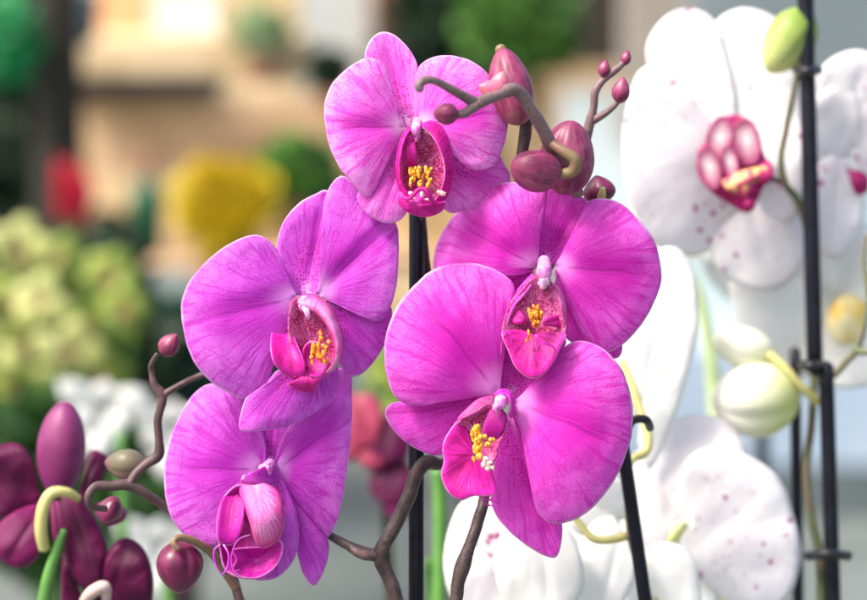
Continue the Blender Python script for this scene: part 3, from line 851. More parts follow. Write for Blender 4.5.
# spike tip of small buds behind, belongs to the middle plant
tubeobj('stem', mid, [(F(FULL, [(500, 330, -46), (560, 250, -46), (575, 190, -40)]) + F(F_, [(592, 325, -34), (600, 290, -33), (612, 240, -32), (616, 195, -31), (640, 160, -31), (675, 130, -30), (700, 108, -30), (714, 90, -30)]), [5, 5, 5, 5.2, 5.2, 4.0, 4.2, 3.6, 4.0, 3.4, 3.6]),
                      (F(F_, [(610, 285, -33), (640, 268, -31), (670, 245, -29), (690, 222, -28)]), [4.6, 3.8, 3.2, 2.6])], STEMG, 12, rough=0.12)
bud('bud', mid, (*F_((692, 232)), -28), (*F_((705, 148)), -26), 9.5, BUDR)
bud('bud', mid, (*F_((640, 150)), -30), (*F_((650, 92)), -30), 6.5, BUDR)
bud('bud', mid, (*F_((708, 112)), -30), (*F_((720, 62)), -30), 5.6, BUDR)
b = bud('bud', mid, (*F_((640, 548)), -22), (*F_((618, 458)), -20), 17, BUDD, groove=0.14)
tubeobj('pedicel', b, [(F(F_, [(640, 500, -4), (636, 530, -8), (630, 560, -16)]), [3.0, 4.6, 4])], PEDY, 10)
# right plant
tubeobj('stem', right, [
    (F(FULL, [(425, 760, -8), (446, 640, -6), (456, 600, -6)]) + F(L_, [(318, 565, -6), (328, 530, -6), (345, 480, -6), (362, 430, -7), (376, 385, -8), (384, 350, -12)]) + F(FULL, [(505, 440, -26), (520, 380, -30), (525, 300, -28), (524, 220, -20)]) + F(F_, [(380, 480, -6), (385, 400, -4), (395, 320, -2), (402, 250, 0)]), [6.8, 6.8, 6.6, 6.4, 8.2, 6.0, 5.6, 5.6, 5.4, 5, 5, 5, 5, 6, 6, 6.2, 6]),
], STEMM, 14, rough=0.14)
tubeobj('stem', right, [
    (F(F_, [(560, 520, 2), (548, 440, 10), (520, 405, 16), (480, 370, 22), (450, 310, 26), (415, 255, 30), (385, 208, 33), (355, 188, 36), (300, 208, 40), (245, 232, 44), (205, 262, 48), (180, 265, 50)]), [6, 6, 6.4, 7, 6.4, 6.4, 6.6, 6.8, 5.6, 6, 4.4, 3.8]),
    (F(F_, [(240, 232, 44), (200, 208, 48), (150, 180, 53), (110, 160, 57), (80, 158, 59), (60, 175, 60), (66, 190, 60)]), [5.6, 4.8, 4.2, 3.8, 4.2, 4.4, 4])], STEMG, 14, rough=0.10)
b = bud('bud', right, (*F_((505, 455)), 22), (*F_((352, 430)), 30), 21, BUDR, groove=0.12, pw=(0.95, 0.45), squash=0.9, phase=1.2)
tubeobj('pedicel', b, [(F(F_, [(480, 360, 26), (520, 385, 28), (552, 410, 28), (545, 445, 26), (505, 455, 24)]), [4.5, 5.5, 6.0, 6.0, 5])], PEDO, 12)
bud('bud', right, (*F_((520, 520)), 2), (*F_((540, 285)), 8), 28, BUDR, groove=0.22, pw=(0.9, 0.5), phase=0.2)
bud('bud', right, (*F_((378, 300)), 4), (*F_((322, 55)), 0), 22, BUDR, groove=0.14, pw=(0.85, 0.55), phase=0.6)
b = bud('bud', right, (*F_((330, 205)), 34), (*F_((250, 175)), 40), 11, BUDC, groove=0.05)
b['label'] = 'small coral bud'
bud('bud', right, (*F_((310, 200)), 20), (*F_((325, 130)), 24), 10, BUDC, groove=0.05)
bud('bud', right, (*F_((185, 265)), 50), (*F_((105, 262)), 52), 10.5, BUDR, groove=0.08, pw=(0.9, 0.6))
mbt = MB()
mbt.blob(PZ(*F_((318, 62)), 0), 0.0024, 10, 8)
mbt.build('bud_tip', PEDO, right)


# ================================================================== STAKES
def stake(x0, y0, x1, y1, z, r, label, runs=None, cat='plant stake', z1=None):
    z1 = z if z1 is None else z1
    o = tubeobj('plant_stake', None, [(((x0, y0, z), ((x0 + x1) / 2, (y0 + y1) / 2, (z + z1) / 2), (x1, y1, z1)), r)], STAKEM, 14)
    return tag(o, label, cat, 'black plant stakes')


stake(417, 120, 416, 760, -34, 8.2, 'straight black stake behind the middle of the pink flowers')
s2 = stake(616, 400, 668, 760, -62, 7.4, 'slanting black stake with a clip, right of the pink flowers')
cl = MB()
c = PZ(640, 423, -62)
cl.tube([(627, 430, -58), (634, 420, -50), (646, 420, -50), (650, 428, -58)], 4.5, n=10)
cl.build('clip', CLIPM, s2)
s3 = stake(804, -60, 815, 372, -165, 9.6, 'tall black stake running up in front of the white flowers at the right edge')
for (x, y) in ((807, 70), (811, 365)):
    q = MB()
    q.tube([(x - 10, y, -160), (x, y + 1, -150), (x + 11, y, -160)], 6, n=10)
    q.build('clip', CLIPM, s3)
s4 = stake(826, 365, 838, 760, -160, 9.0, 'short thick black stake at lower right below the tall one')
q = MB()
q.tube([(808, 556, -158), (828, 554, -146), (848, 556, -158)], 6, n=10)
q.build('clip', CLIPM, s4)
stake(795, 350, 800, 760, -215, 7.0, 'blurred dark stake farthest back at lower right')
stake(762, 430, 762, 760, -900, 14, 'faint dark stake seen far behind the spotted white flower')


# ================================================================== WHITE ORCHIDS
white1 = thing('white_orchid', PZ(830, 760, -190),
               'white orchid at the right with large spotted crimson-lipped flower and green bud above', 'orchid', 'white orchids behind')
f = flower(white1, *G_((310, 350)), -180)
petal('petal', f, G_, (300, 310), [(290, 300), (200, 275), (130, 200), (108, 110), (150, 40), (210, 20), (262, 45), (280, 100), (305, 200), (310, 290)], WSP, -185, -200, bow=3, curl=-2, rip=1.4, n=56, m=14)
petal('petal', f, G_, (315, 310), [(290, 290), (262, 200), (252, 80), (300, 27), (360, 22), (425, 58), (460, 120), (455, 200), (410, 270), (340, 315)], WSP, -188, -205, bow=2, curl=-2, rip=1.4, n=56, m=14)
petal('petal', f, G_, (290, 360), [(285, 330), (220, 230), (150, 155), (90, 165), (58, 260), (53, 370), (70, 470), (120, 560), (200, 592), (270, 565), (330, 500), (320, 400)], WSP, -180, -175, bow=4, curl=-3, rip=1.4, n=56, m=14)
petal('petal', f, G_, (335, 340), [(330, 320), (400, 262), (460, 190), (482, 300), (472, 420), (445, 510), (380, 490), (345, 400)], WSP, -182, -175, bow=2, curl=-2, rip=1.4, n=56, m=14)
petal('sepal', f, G_, (325, 400), [(300, 400), (250, 540), (290, 640), (400, 670), (470, 600), (450, 470), (380, 400)], WSP, -190, -196, bow=2, curl=-2, rip=1.4, n=56, m=14)
WLOBE = petal_mat('lip_lobe_white_crimson', (0.90, 0.80, 0.80), (0.80, 0.45, 0.52), (0.92, 0.86, 0.82), trans=0.3, vein=0.4, margin=1.0,
                  margincol=(0.42, 0.008, 0.15), margin0=0.02, netv=0.0, retic=0.1, midrib=0.0)
bowl('lip', f, G_, (308, 385), [(246, 322), (258, 285), (296, 266), (338, 272), (366, 305), (376, 350), (390, 395), (370, 445), (344, 490), (305, 474), (256, 442), (226, 402), (224, 355), (236, 335)], WLIP, -162, -166, 1.8)
for (x, y, rx, ry, ro, dz) in ((276, 318, 31, 52, 0.25, 0), (338, 325, 33, 54, -0.2, 0), (252, 386, 27, 50, -0.25, 1), (300, 374, 19, 40, -0.2, 2)):
    pts_ = []
    for a in range(10):
        px_, py_ = rx * math.cos(a * 0.628), ry * math.sin(a * 0.628) * (1.0 if math.sin(a * 0.628) < 0 else 1.1)
        pts_.append((x + px_ * math.cos(ro) - py_ * math.sin(ro), y + px_ * math.sin(ro) + py_ * math.cos(ro)))
    bowl('lip_lobe', f, G_, (x, y), pts_, WLOBE, -159.5 + dz, -158.5 + dz, 2, n=40, m=8)
petal('lip_lobe', f, G_, (370, 385), [(362, 375), (380, 365), (398, 385), (396, 412), (380, 425), (366, 405)], WLIP, -158, -156, bow=2, crease=0, n=40, m=8)
bowl('callus', f, G_, (332, 418), [(282, 418), (318, 398), (352, 388), (388, 385), (380, 408), (355, 425), (345, 452), (318, 448), (295, 440)], plain_mat('callus_ochre', (0.74, 0.42, 0.16), (0.50, 0.06, 0.12), 260, 0.5, lo=0.45, hi=0.55), -153, -157, 1.5, n=40, m=6, rip=3)
lumps('lip_tip', f, G_, [(340, 440, 26, 20, 0), (345, 470, 18, 16, 0), (385, 405, 12, 20, 0)], WLIP, -158)
g_ = flower(white1, 850, 110, -200)
for a in ((845, 130, 850, 90, 36, 42, 20), (850, 150, 890, 130, 40, 60, 0), (840, 160, 835, 205, 28, 52, 0), (850, 150, 830, 140, 28, 60, 10)):
    epetal('petal', g_, a[:2], *a[2:6], a[6], WSP, -205, -200, bow=5, curl=-4)
bowl('lip', g_, FULL, (858, 182), [(850, 172), (866, 174), (868, 190), (856, 194)], WLIP, -190, -194, n=24, m=4)
g_ = flower(white1, 842, 300, -230)
for a in ((840, 310, 770, 285, 42, 98, -8), (840, 310, 845, 345, 60, 42, 0), (840, 300, 880, 280, 50, 50, 0), (835, 300, 830, 250, 45, 40, 0)):
    epetal('petal', g_, a[:2], *a[2:6], a[6], WHT, -222, -212, bow=5, curl=-4)
bowl('lip', g_, FULL, (845, 318), [(826, 322), (838, 298), (855, 296), (866, 310), (860, 336), (840, 345)], plain_mat('heart_yellow', (0.85, 0.55, 0.08), (0.88, 0.8, 0.45), 60), -202, -208, 1.5, n=30, m=6)
b = bud('bud', white1, (808, 10, -170), (768, 72, -172), 30, BUDG, groove=0.14, pw=(0.85, 0.55))
b['label'] = 'green bud beside the top of the stake'
bud('bud_tip', b, (800, 22, -168), (812, 4, -168), 8, BUDG)
b = bud('bud', white1, (800, 395, -175), (712, 402, -175), 45, BUDW, groove=0.22, pw=(0.95, 0.5), phase=1.1)
b['label'] = 'fat cream bud'
tubeobj('pedicel', b, [(((770, 355, -172), (785, 368, -165), (800, 385, -165), (818, 402, -168)), [6, 5, 5.2, 6])], PEDY, 10)
bud('bud', white1, (776, 356, -180), (712, 338, -180), 25, plain_mat('bud_white', (0.85, 0.86, 0.74), (0.8, 0.83, 0.6), 40, trans=0.25), groove=0.1, pw=(0.95, 0.6))
tubeobj('stem', white1, [
    (((800, 60, -165), (792, 100, -165), (786, 130, -168), (781, 160, -168), (786, 185, -168), (800, 205, -172), (812, 260, -178), (815, 340, -180), (812, 420, -178), (806, 470, -172), (812, 520, -168), (820, 560, -166), (822, 640, -166), (825, 760, -180)), [3.5, 3.5, 3.8, 4, 4.2, 4.4, 4.6, 5, 5, 5, 5, 5.5, 6, 6])],
    plain_mat('stem_dark_green', (0.08, 0.10, 0.035), (0.11, 0.08, 0.05), 90, 0.5, bump=0.2), 12, rough=0.1)
tubeobj('stem', white1, [
    (((866, 235, -150), (864, 262, -150), (868, 300, -150), (858, 345, -152), (846, 362, -156), (834, 376, -160)), [2.4, 2.6, 3.0, 4.4, 4.4, 4]),
    (((856, 350, -152), (868, 352, -150), (885, 345, -148)), [4.6, 4, 4])],
    plain_mat('stem_olive', (0.14, 0.16, 0.07), (0.18, 0.14, 0.1), 90, 0.5, bump=0.2), 12)
tubeobj('stem', white1, [(((786, 180, -168), (775, 180, -170), (765, 170, -176), (755, 160, -184)), [4.2, 3.6, 3.4, 3.2])], STEMM, 10)

white2 = thing('white_orchid', PZ(670, 760, -150),
               'white orchid on the slanting stake, its spotted petals low behind the pink flowers', 'orchid', 'white orchids behind')
g_ = flower(white2, 640, 380, -150)
petal('petal', g_, FULL, (640, 410), [(620, 400), (612, 350), (632, 290), (655, 252), (680, 250), (696, 285), (698, 330), (688, 375), (672, 425), (650, 470), (638, 440)], WHT, -150, -160, bow=3, curl=-2, rip=1.4, n=56, m=14)
epetal('petal', g_, (640, 420), 640, 340, 32, 80, 10, WHT, -158, -168, bow=4, curl=-4)
tubeobj('pedicel', g_, [(((622, 362, -130), (632, 385, -122), (640, 410, -118), (648, 435, -112), (646, 452, -108), (632, 460, -104), (626, 478, -100)), [4.5, 4.5, 4.5, 5, 5, 4.5, 4])], PEDY, 10)
g_ = flower(white2, 700, 500, -160)
g_['label'] = 'spotted white flower low at the right'
epetal('petal', g_, (680, 560), 738, 528, 58, 86, -25, WSP, -160, -155, bow=8, curl=-8)
epetal('petal', g_, (680, 520), 700, 460, 48, 46, 20, WSP, -158, -168, bow=6, curl=-5)
epetal('petal', g_, (670, 540), 655, 500, 36, 60, 10, WSP, -166, -172, bow=5, curl=-5)
epetal('sepal', g_, (680, 550), 670, 590, 50, 60, 0, WHT, -168, -160, bow=5, curl=-4)
tubeobj('column', g_, [(((672, 540, -150), (688, 520, -140), (694, 530, -136)), [7, 6, 3])], BUDW, 10)
tubeobj('pedicel', g_, [(((690, 600, -150), (680, 588, -145), (668, 590, -145), (655, 600, -130)), [4, 4.4, 4.4, 4])], PEDY, 10)
g_ = flower(white2, 530, 550, -110)
epetal('petal', g_, (520, 510), 486, 555, 42, 66, 0, WSP, -110, -106, bow=6, curl=-6)
epetal('petal', g_, (540, 510), 540, 568, 44, 58, -12, WHT, -104, -98, bow=7, curl=-7)
tubeobj('pedicel', g_, [(((570, 510, -90), (580, 524, -86), (592, 538, -82), (608, 540, -80), (626, 536, -78)), [3.6, 4, 4.6, 4.6, 5])], PEDY, 10)
g_ = flower(white2, 610, 560, -120)
epetal('petal', g_, (622, 530), 604, 572, 30, 58, 8, WHT, -118, -112, bow=6, curl=-6)
epetal('petal', g_, (620, 520), 600, 505, 34, 34, 0, WHT, -126, -122, bow=6, curl=-4)
epetal('petal', g_, (640, 560), 665, 600, 36, 60, 0, WHT, -132, -130, bow=6, curl=-4)
tubeobj('stem', white2, [(((626, 478, -82), (632, 540, -80), (648, 600, -80), (672, 760, -80)), [4, 5, 5, 5])],
        plain_mat('stem_olive_green', (0.20, 0.20, 0.07), (0.14, 0.10, 0.06), 90, 0.5, bump=0.2), 12)

white3 = thing('white_orchid', PZ(720, 760, -420),
               'far blurred white orchid filling the gaps between the nearer white flowers', 'orchid', 'white orchids behind')
g_ = flower(white3, 700, 300, -420)
epetal('petal', g_, (700, 260), 690, 220, 60, 44, 0, WHT, -425, -430, bow=8, curl=-8)
epetal('petal', g_, (760, 250), 760, 250, 55, 60, 0, WHT, -430, -436, bow=8, curl=-8)
g_ = flower(white3, 600, 470, -420)
epetal('petal', g_, (600, 470), 585, 520, 50, 60, 0, WHT, -425, -430, bow=8, curl=-8)
tubeobj('stem', white3, [(((660, 240, -430), (700, 300, -430), (716, 420, -430), (720, 600, -430), (720, 760, -430)), [8, 9, 10, 10, 10])],
        plain_mat('stem_pale_green', (0.45, 0.55, 0.25), (0.35, 0.45, 0.2), 40, 0.5), 10)

# ================================================================== PLUM ORCHID (lower left)
plum = thing('plum_orchid', PZ(60, 780, -110), 'dark plum orchid at lower left, blurred, on a bright green stalk', 'orchid')
g_ = flower(plum, *J_((60, 330)), -110)
petal('petal', g_, J_, (112, 330), [(104, 305), (92, 230), (62, 182), (20, 174), (-40, 200), (-70, 280), (-40, 350), (40, 385), (95, 365)], PLUM, -114, -112, bow=2, curl=-2, rip=3, n=56, m=14)
petal('petal', g_, J_, (104, 365), [(110, 338), (60, 350), (0, 390), (-22, 450), (8, 498), (60, 512), (104, 482), (114, 420)], PLUML, -108, -102, bow=4, curl=-4, rip=3, n=56, m=14)
petal('petal', g_, J_, (215, 320), [(228, 300), (236, 230), (252, 192), (288, 208), (286, 250), (262, 292), (235, 335)], PLUM, -125, -130, bow=2, curl=-2, rip=2, n=56, m=14)
petal('petal', g_, J_, (110, 340), [(100, 300), (40, 300), (10, 350), (40, 400), (105, 380)], PLUM, -124, -120, bow=2, curl=-2, rip=2, n=56, m=14)
bud('bud', g_, (*J_((160, 325)), -106), (*J_((178, 58)), -104), 27, BUDV, groove=0.02, pw=(1.0, 0.5))

g_ = flower(plum, *J_((220, 420)), -90)
petal('petal', g_, J_, (185, 308), [(172, 312), (164, 340), (166, 400), (178, 470), (200, 540), (248, 582), (286, 562), (294, 470), (272, 400), (232, 340), (205, 302)], PLUM, -92, -88, bow=3, curl=-3, rip=3, n=56, m=14)
petal('petal', g_, J_, (230, 600), [(172, 470), (168, 560), (180, 650), (290, 660), (275, 590), (220, 540)], PLUM, -97, -96, bow=2, curl=-2, rip=3, n=56, m=14)
petal('petal', g_, J_, (295, 610), [(285, 570), (288, 490), (318, 442), (350, 432), (388, 458), (412, 510), (417, 575), (400, 640), (330, 665)], PLUM, -90, -84, bow=3, curl=-3, rip=3, n=56, m=14)
petal('petal', g_, J_, (150, 330), [(136, 335), (140, 380), (148, 440), (172, 450), (178, 390), (168, 335)], PLUML, -96, -90, bow=3, curl=-2, n=40, m=10)
tubeobj('column', g_, [(F(J_, [(225, 610, -80), (250, 580, -76), (285, 565, -76), (290, 600, -80)]), [5, 7, 7, 5])], plain_mat('column_beige', (0.62, 0.50, 0.42), (0.5, 0.35, 0.33), 60), 10)
bud('bud', plum, (*J_((310, 330)), -80), (*J_((290, 400)), -80), 18, BUDV, groove=0.1)
tubeobj('pedicel', plum, [(F(J_, [(122, 462, -85), (112, 410, -82), (118, 350, -80), (140, 310, -80), (180, 306, -82), (215, 325, -86)]), [6.5, 7, 7, 6.5, 5.5, 4])], PEDY, 12)
tubeobj('stem', plum, [(F(J_, [(110, 760, -100), (115, 660, -92), (128, 560, -88), (150, 480, -86), (175, 410, -84)]), [8, 8, 7.5, 6.5, 4])], STEMGREEN, 12)


# ================================================================== BLURRED MIDDLE DISTANCE
def leafmat(name, a, b_, trans=0.3):
    return plain_mat(name, a, b_, 25, 0.5, trans=trans, lo=0.4, hi=0.6)


def leaf_cloud(mb, c, rad, n, size, asp=0.5, flat=0.0, rnd=random):
    """many small leaf blades through an ellipsoid"""
    for i in range(n):
        while True:
            d = Vector((rnd.uniform(-1, 1), rnd.uniform(-1, 1), rnd.uniform(-1, 1)))
            if d.length < 1:
                break
        k = 1 + 0.35 * noise.noise(d * 2.5 + Vector(c))
        p = Vector(c) + Vector((d.x * rad[0], d.y * rad[1], d.z * rad[2])) * k
        u = Vector((rnd.gauss(0, 1), rnd.gauss(0, 1), rnd.gauss(0, 1))).normalized()
        w = u.orthogonal().normalized()
        w.rotate(Matrix.Rotation(rnd.uniform(0, 6.28), 3, u))
        s = size * rnd.uniform(0.6, 1.3)
        nn = u.cross(w) * s * 0.12
        mb.add([p - u * s * 0.5, p + w * s * asp * 0.5 + nn, p + u * s * 0.5, p - w * s * asp * 0.5 + nn, p], [(0, 1, 4), (1, 2, 4), (2, 3, 4), (3, 0, 4)])


GRN = leafmat('leaf_green', (0.05, 0.14, 0.03), (0.03, 0.08, 0.02))
GRND = leafmat('leaf_dark', (0.022, 0.05, 0.02), (0.012, 0.03, 0.012))
GRNB = leafmat('leaf_bright', (0.12, 0.30, 0.04), (0.05, 0.14, 0.03))
LIME = leafmat('leaf_lime', (0.40, 0.48, 0.09), (0.13, 0.22, 0.035))
TEAL = leafmat('leaf_teal', (0.04, 0.13, 0.08), (0.03, 0.08, 0.05))


def rose_ball(mb, c, r, n=16):
    """a small many-petalled bloom"""
    for i in range(n):
        th = math.acos(1 - 1.3 * random.random())
        ph = random.uniform(0, 6.28)
        d = Vector((math.sin(th) * math.cos(ph), -math.cos(th), math.sin(th) * math.sin(ph)))
        u = d.orthogonal().normalized()
        w = d.cross(u)
        p = Vector(c) + d * r * 0.35
        q = r * 0.55
        mb.add([p, p + d * q + u * q * 0.7, p + d * q * 1.4, p + d * q - u * q * 0.7, p + d * q + w * q * 0.25], [(0, 1, 4), (1, 2, 4), (2, 3, 4), (3, 0, 4)])


# ---- lime green orchid clump, left
lime = thing('green_orchid_clump', W(60, 700, 2.6), 'blurred lime green flower clump with reddish hearts at the left edge', 'orchid')
blooms = [(20, 250), (60, 258), (110, 275), (40, 300), (95, 325), (25, 345), (70, 350), (125, 310), (10, 300), (50, 390), (100, 375), (15, 390), (-10, 350)]
for i, (x, y) in enumerate(blooms):
    d = 2.35 + 0.3 * random.random()
    c = W(x, y, d)
    fo = bpy.data.objects.new('flower', None)
    fo.location = c
    link(fo, lime)
    mb = MB()
    for k in range(5):
        a = k * 2 * math.pi / 5 + random.uniform(-0.3, 0.3)
        u = Vector((math.cos(a), random.uniform(-0.35, 0.15), math.sin(a)))
        w = Vector((-math.sin(a), 0, math.cos(a)))
        L = 0.036 * random.uniform(0.7, 1.2)
        vs, fs = [], []
        for s in range(6):
            t = s / 5
            hw = 0.0145 * math.sin(math.pi * min(1, t * 0.9 + 0.1)) ** 0.7
            ctr = c + u * L * t + Vector((0, -0.010 * math.sin(t * 3), 0))
            vs += [ctr - w * hw, ctr + Vector((0, 0.003, 0)), ctr + w * hw]
        for s in range(5):
            fs += [(s * 3, s * 3 + 1, s * 3 + 4, s * 3 + 3), (s * 3 + 1, s * 3 + 2, s * 3 + 5, s * 3 + 4)]
        mb.add(vs, fs)
    mb.build('petals', LIME if i % 3 else leafmat('petal_pale_lime%d' % i, (0.74, 0.76, 0.32), (0.58, 0.62, 0.20)), fo, solid=0.001)
    ml = MB()
    ml.blob(c + Vector((0, -0.004, -0.004)), (0.006, 0.006, 0.009), jit=0.4, seed=i)
    ml.build('lip', plain_mat('lip_rusty%d' % i, (0.22, 0.05, 0.06), (0.36, 0.16, 0.10), 80), fo)
mb = MB()
for k in range(4):
    x = 10 + k * 36
    mb.tube([W(x, 260, 2.6), W(x + 8, 400, 2.62), W(60, 800, 2.65)], 0.004, n=8, space='w')
mb.build('stem', STEMGREEN, lime)
mb = MB()
leaf_cloud(mb, W(45, 345, 2.7), (0.16, 0.12, 0.13), 900, 0.06)
mb.build('foliage', GRND, lime)

# ---- white lilies at left behind the plum orchid
lily = thing('white_flower_plant', W(110, 700, 1.5), 'blurred white flowers behind the dark plum orchid', 'flower')
for (x, y, d) in ((104, 408, 1.85), (172, 428, 1.9), (160, 545, 1.9)):
    c = W(x, y, d)
    fo = bpy.data.objects.new('flower', None)
    fo.location = c
    link(fo, lily)
    mb = MB()
    a0 = 1.45
    for k in range(6):
        a = a0 + k * math.pi / 3
        u = Vector((math.cos(a), -0.25, math.sin(a)))
        w = Vector((-math.sin(a), 0, math.cos(a)))
        vs, fs = [], []
        for s in range(7):
            t = s / 6
            hw = 0.0115 * math.sin(math.pi * min(1, t * 0.93 + 0.05)) ** 0.8
            ctr = c + u * (0.040 if k % 2 else 0.024) * t + Vector((0, -0.012 * math.sin(t * 2.6), 0))
            vs += [ctr - w * hw, ctr + Vector((0, 0.003, 0)), ctr + w * hw]
        for s in range(6):
            fs += [(s * 3, s * 3 + 1, s * 3 + 4, s * 3 + 3), (s * 3 + 1, s * 3 + 2, s * 3 + 5, s * 3 + 4)]
        mb.add(vs, fs)
    mb.build('petals', WHT, fo, solid=0.0008)
mb = MB()
for (x, y) in ((120, 430), (165, 560)):
    mb.tube([W(x, y + 4, 1.5), W(x + 4, y + 150, 1.5), W(110, 760, 1.52)], 0.003, n=8, space='w')
mb.build('stem', STEMGREEN, lily)

fern = thing('dark_leafy_plant', W(110, 700, 2.3), 'dark leafy plant blurred behind the white flowers at lower left', 'plant')
mb = MB()
for (x, y, rx, rz) in ((60, 440, 0.09, 0.05), (130, 470, 0.08, 0.06), (20, 500, 0.06, 0.08), (190, 470, 0.05, 0.05)):
    leaf_cloud(mb, W(x, y, 2.3), (rx, 0.05, rz), 260, 0.05)
mb.build('foliage', GRN, fern, smooth=False)
mb = MB()
mb.tube([W(100, 450, 2.3), W(110, 700, 2.3)], 0.008, n=8, space='w')
mb.build('stem', STEMGREEN, fern)

# ---- crimson flowers and green stems seen between the pink orchids
crim = thing('crimson_orchid', W(385, 760, 1.5), 'blurred crimson and plum orchid glimpsed between the pink flowers', 'orchid')
CRM = petal_mat('petal_crimson', (0.48, 0.06, 0.13), (0.30, 0.02, 0.07), (0.6, 0.2, 0.25), trans=0.3)
for (x, y, s, mt_) in ((360, 420, 24, CRM), (372, 448, 18, CRM), (390, 440, 22, PLUM), (392, 480, 22, PLUM), (398, 500, 16, PLUML), (345, 440, 18, CRM)):
    epd = -420
    epetal('petal', crim, (x, y - s), x, y, s, s * 1.2, 0, mt_, epd, epd + 10, bow=6, curl=-6)
tubeobj('stem', crim, [(((385, 500, -440), (390, 600, -440), (388, 760, -440)), 7)], GRND, 8)
gs = thing('green_flower_stalk', W(440, 760, 1.3), 'two blurred bright green stalks beside the black stake', 'plant')
tubeobj('stalk', gs, [(((438, 470, -240), (440, 540, -240), (436, 760, -240)), 9)], STEMGREEN, 10)
tubeobj('stalk', gs, [(((428, 560, -260), (434, 640, -260), (436, 760, -260)), 6)], GRNB, 10)
mb = MB()
leaf_cloud(mb, W(400, 395, 1.9), (0.03, 0.03, 0.04), 60, 0.03)
mb.build('leaf_tuft', LIME, gs)

# ---- dark green mass behind, left centre
shrub = thing('dark_shrub', W(190, 560, 2.8), 'dark blue-green shrub blurred behind the left pink flower', 'shrub')
mb = MB()
for (x, y, rx, rz) in ((175, 345, 0.09, 0.06), (235, 370, 0.10, 0.10), (150, 400, 0.12, 0.10), (200, 400, 0.10, 0.08)):
    leaf_cloud(mb, W(x, y, 2.8), (rx, 0.1, rz), 420, 0.06)
mb.build('foliage', TEAL, shrub, smooth=False)
mb = MB()
mb.tube([W(180, 400, 2.8), W(185, 700, 2.9)], 0.02, n=8, space='w')
mb.build('stem', STEMM, shrub)


# ================================================================== FAR SETTING
def gpt(x, y):
    """where the ray through photo position meets the ground"""
    d = FW + RT * ((x - 433.5) / FPX) + UP * ((300 - y) / FPX)
    return CAM + d * (-CAM.z / d.z)


mb = MB()
mb.add([(-60, -20, 0), (60, -20, 0), (60, 150, 0), (-60, 150, 0)], [(0, 1, 2, 3)])
tag(mb.build('ground', plain_mat('paving', (0.15, 0.17, 0.16), (0.10, 0.12, 0.11), 3, 0.8, detail=6), None, smooth=False), kind='structure')

CREAM = plain_mat('cream_board', (0.76, 0.58, 0.34), (0.50, 0.36, 0.18), 5, 0.7, lo=0.42, hi=0.62)
TAN = plain_mat('tan_wood', (0.68, 0.47, 0.27), (0.42, 0.27, 0.14), 6, 0.7, lo=0.42, hi=0.62)
ORANGE = plain_mat('orange_board', (0.75, 0.42, 0.20), (0.66, 0.36, 0.17), 2, 0.7)
WALLW = plain_mat('pale_wall', (0.62, 0.62, 0.58), (0.5, 0.52, 0.48), 2, 0.8)
DARK = plain_mat('dark_timber', (0.012, 0.014, 0.010), (0.03, 0.024, 0.016), 3, 0.8)
GREY = plain_mat('grey_panel', (0.22, 0.25, 0.26), (0.16, 0.2, 0.21), 2, 0.7)
BLUE = plain_mat('pale_blue_panel', (0.46, 0.56, 0.66), (0.38, 0.48, 0.58), 2, 0.6)


def pbox(mb, x0, y0, x1, y1, d, th):
    """upright slab whose face spans the given measured corners at distance d, thickness th behind it"""
    a, b_, c, e = W(x0, y0, d), W(x1, y0, d), W(x1, y1, d), W(x0, y1, d)
    z1, z0 = a.z, e.z
    y = (a.y + e.y) / 2
    mb.box(((a.x + b_.x) / 2, y + th / 2, (z0 + z1) / 2), (abs(b_.x - a.x), th, abs(z1 - z0)))


# flower stand with boards, left background
stand = thing('flower_stand', W(240, 560, 4.2), 'wooden flower stand with tan boards and a cream top shelf in the blurred background', 'market stand')
for nm, mt_, rows in (
        ('top_shelf', CREAM, [(66, 38, 300, 84, 4.2, 0.5)]),
        ('orange_panel', ORANGE, [(96, -30, 146, 36, 4.45, 0.03)]),
        ('back_panel', CREAM, [(60, -60, 300, 38, 4.75, 0.04)]),
        ('dark_rail', DARK, [(66, 80, 215, 97, 4.0, 0.2)]),
        ('middle_board', TAN, [(66, 98, 470, 170, 4.1, 0.03)]),
        ('lower_board', CREAM, [(66, 171, 470, 262, 4.12, 0.03)]),
        ('counter', TAN, [(60, 262, 480, 272, 3.9, 0.25)])):
    mb = MB()
    for r_ in rows:
        pbox(mb, *r_)
    mb.build(nm, mt_, stand, smooth=False, bevel=0.004)
for x in (64, 474):
    mb = MB()
    t_ = W(x, 90, 4.18)
    mb.box((t_.x, t_.y, t_.z / 2), (0.05, 0.05, t_.z))
    mb.build('leg', DARK, stand, smooth=False)
mb = MB()
pbox(mb, 190, -50, 215, 36, 4.5, 0.05)
mb.build('white_post', plain_mat('white_painted', (0.82, 0.80, 0.78)), stand, smooth=False)
mb = MB()
pbox(mb, 150, -50, 188, 36, 4.6, 0.05)
mb.build('white_sheet', plain_mat('white_sheet', (0.86, 0.74, 0.70)), stand, smooth=False)

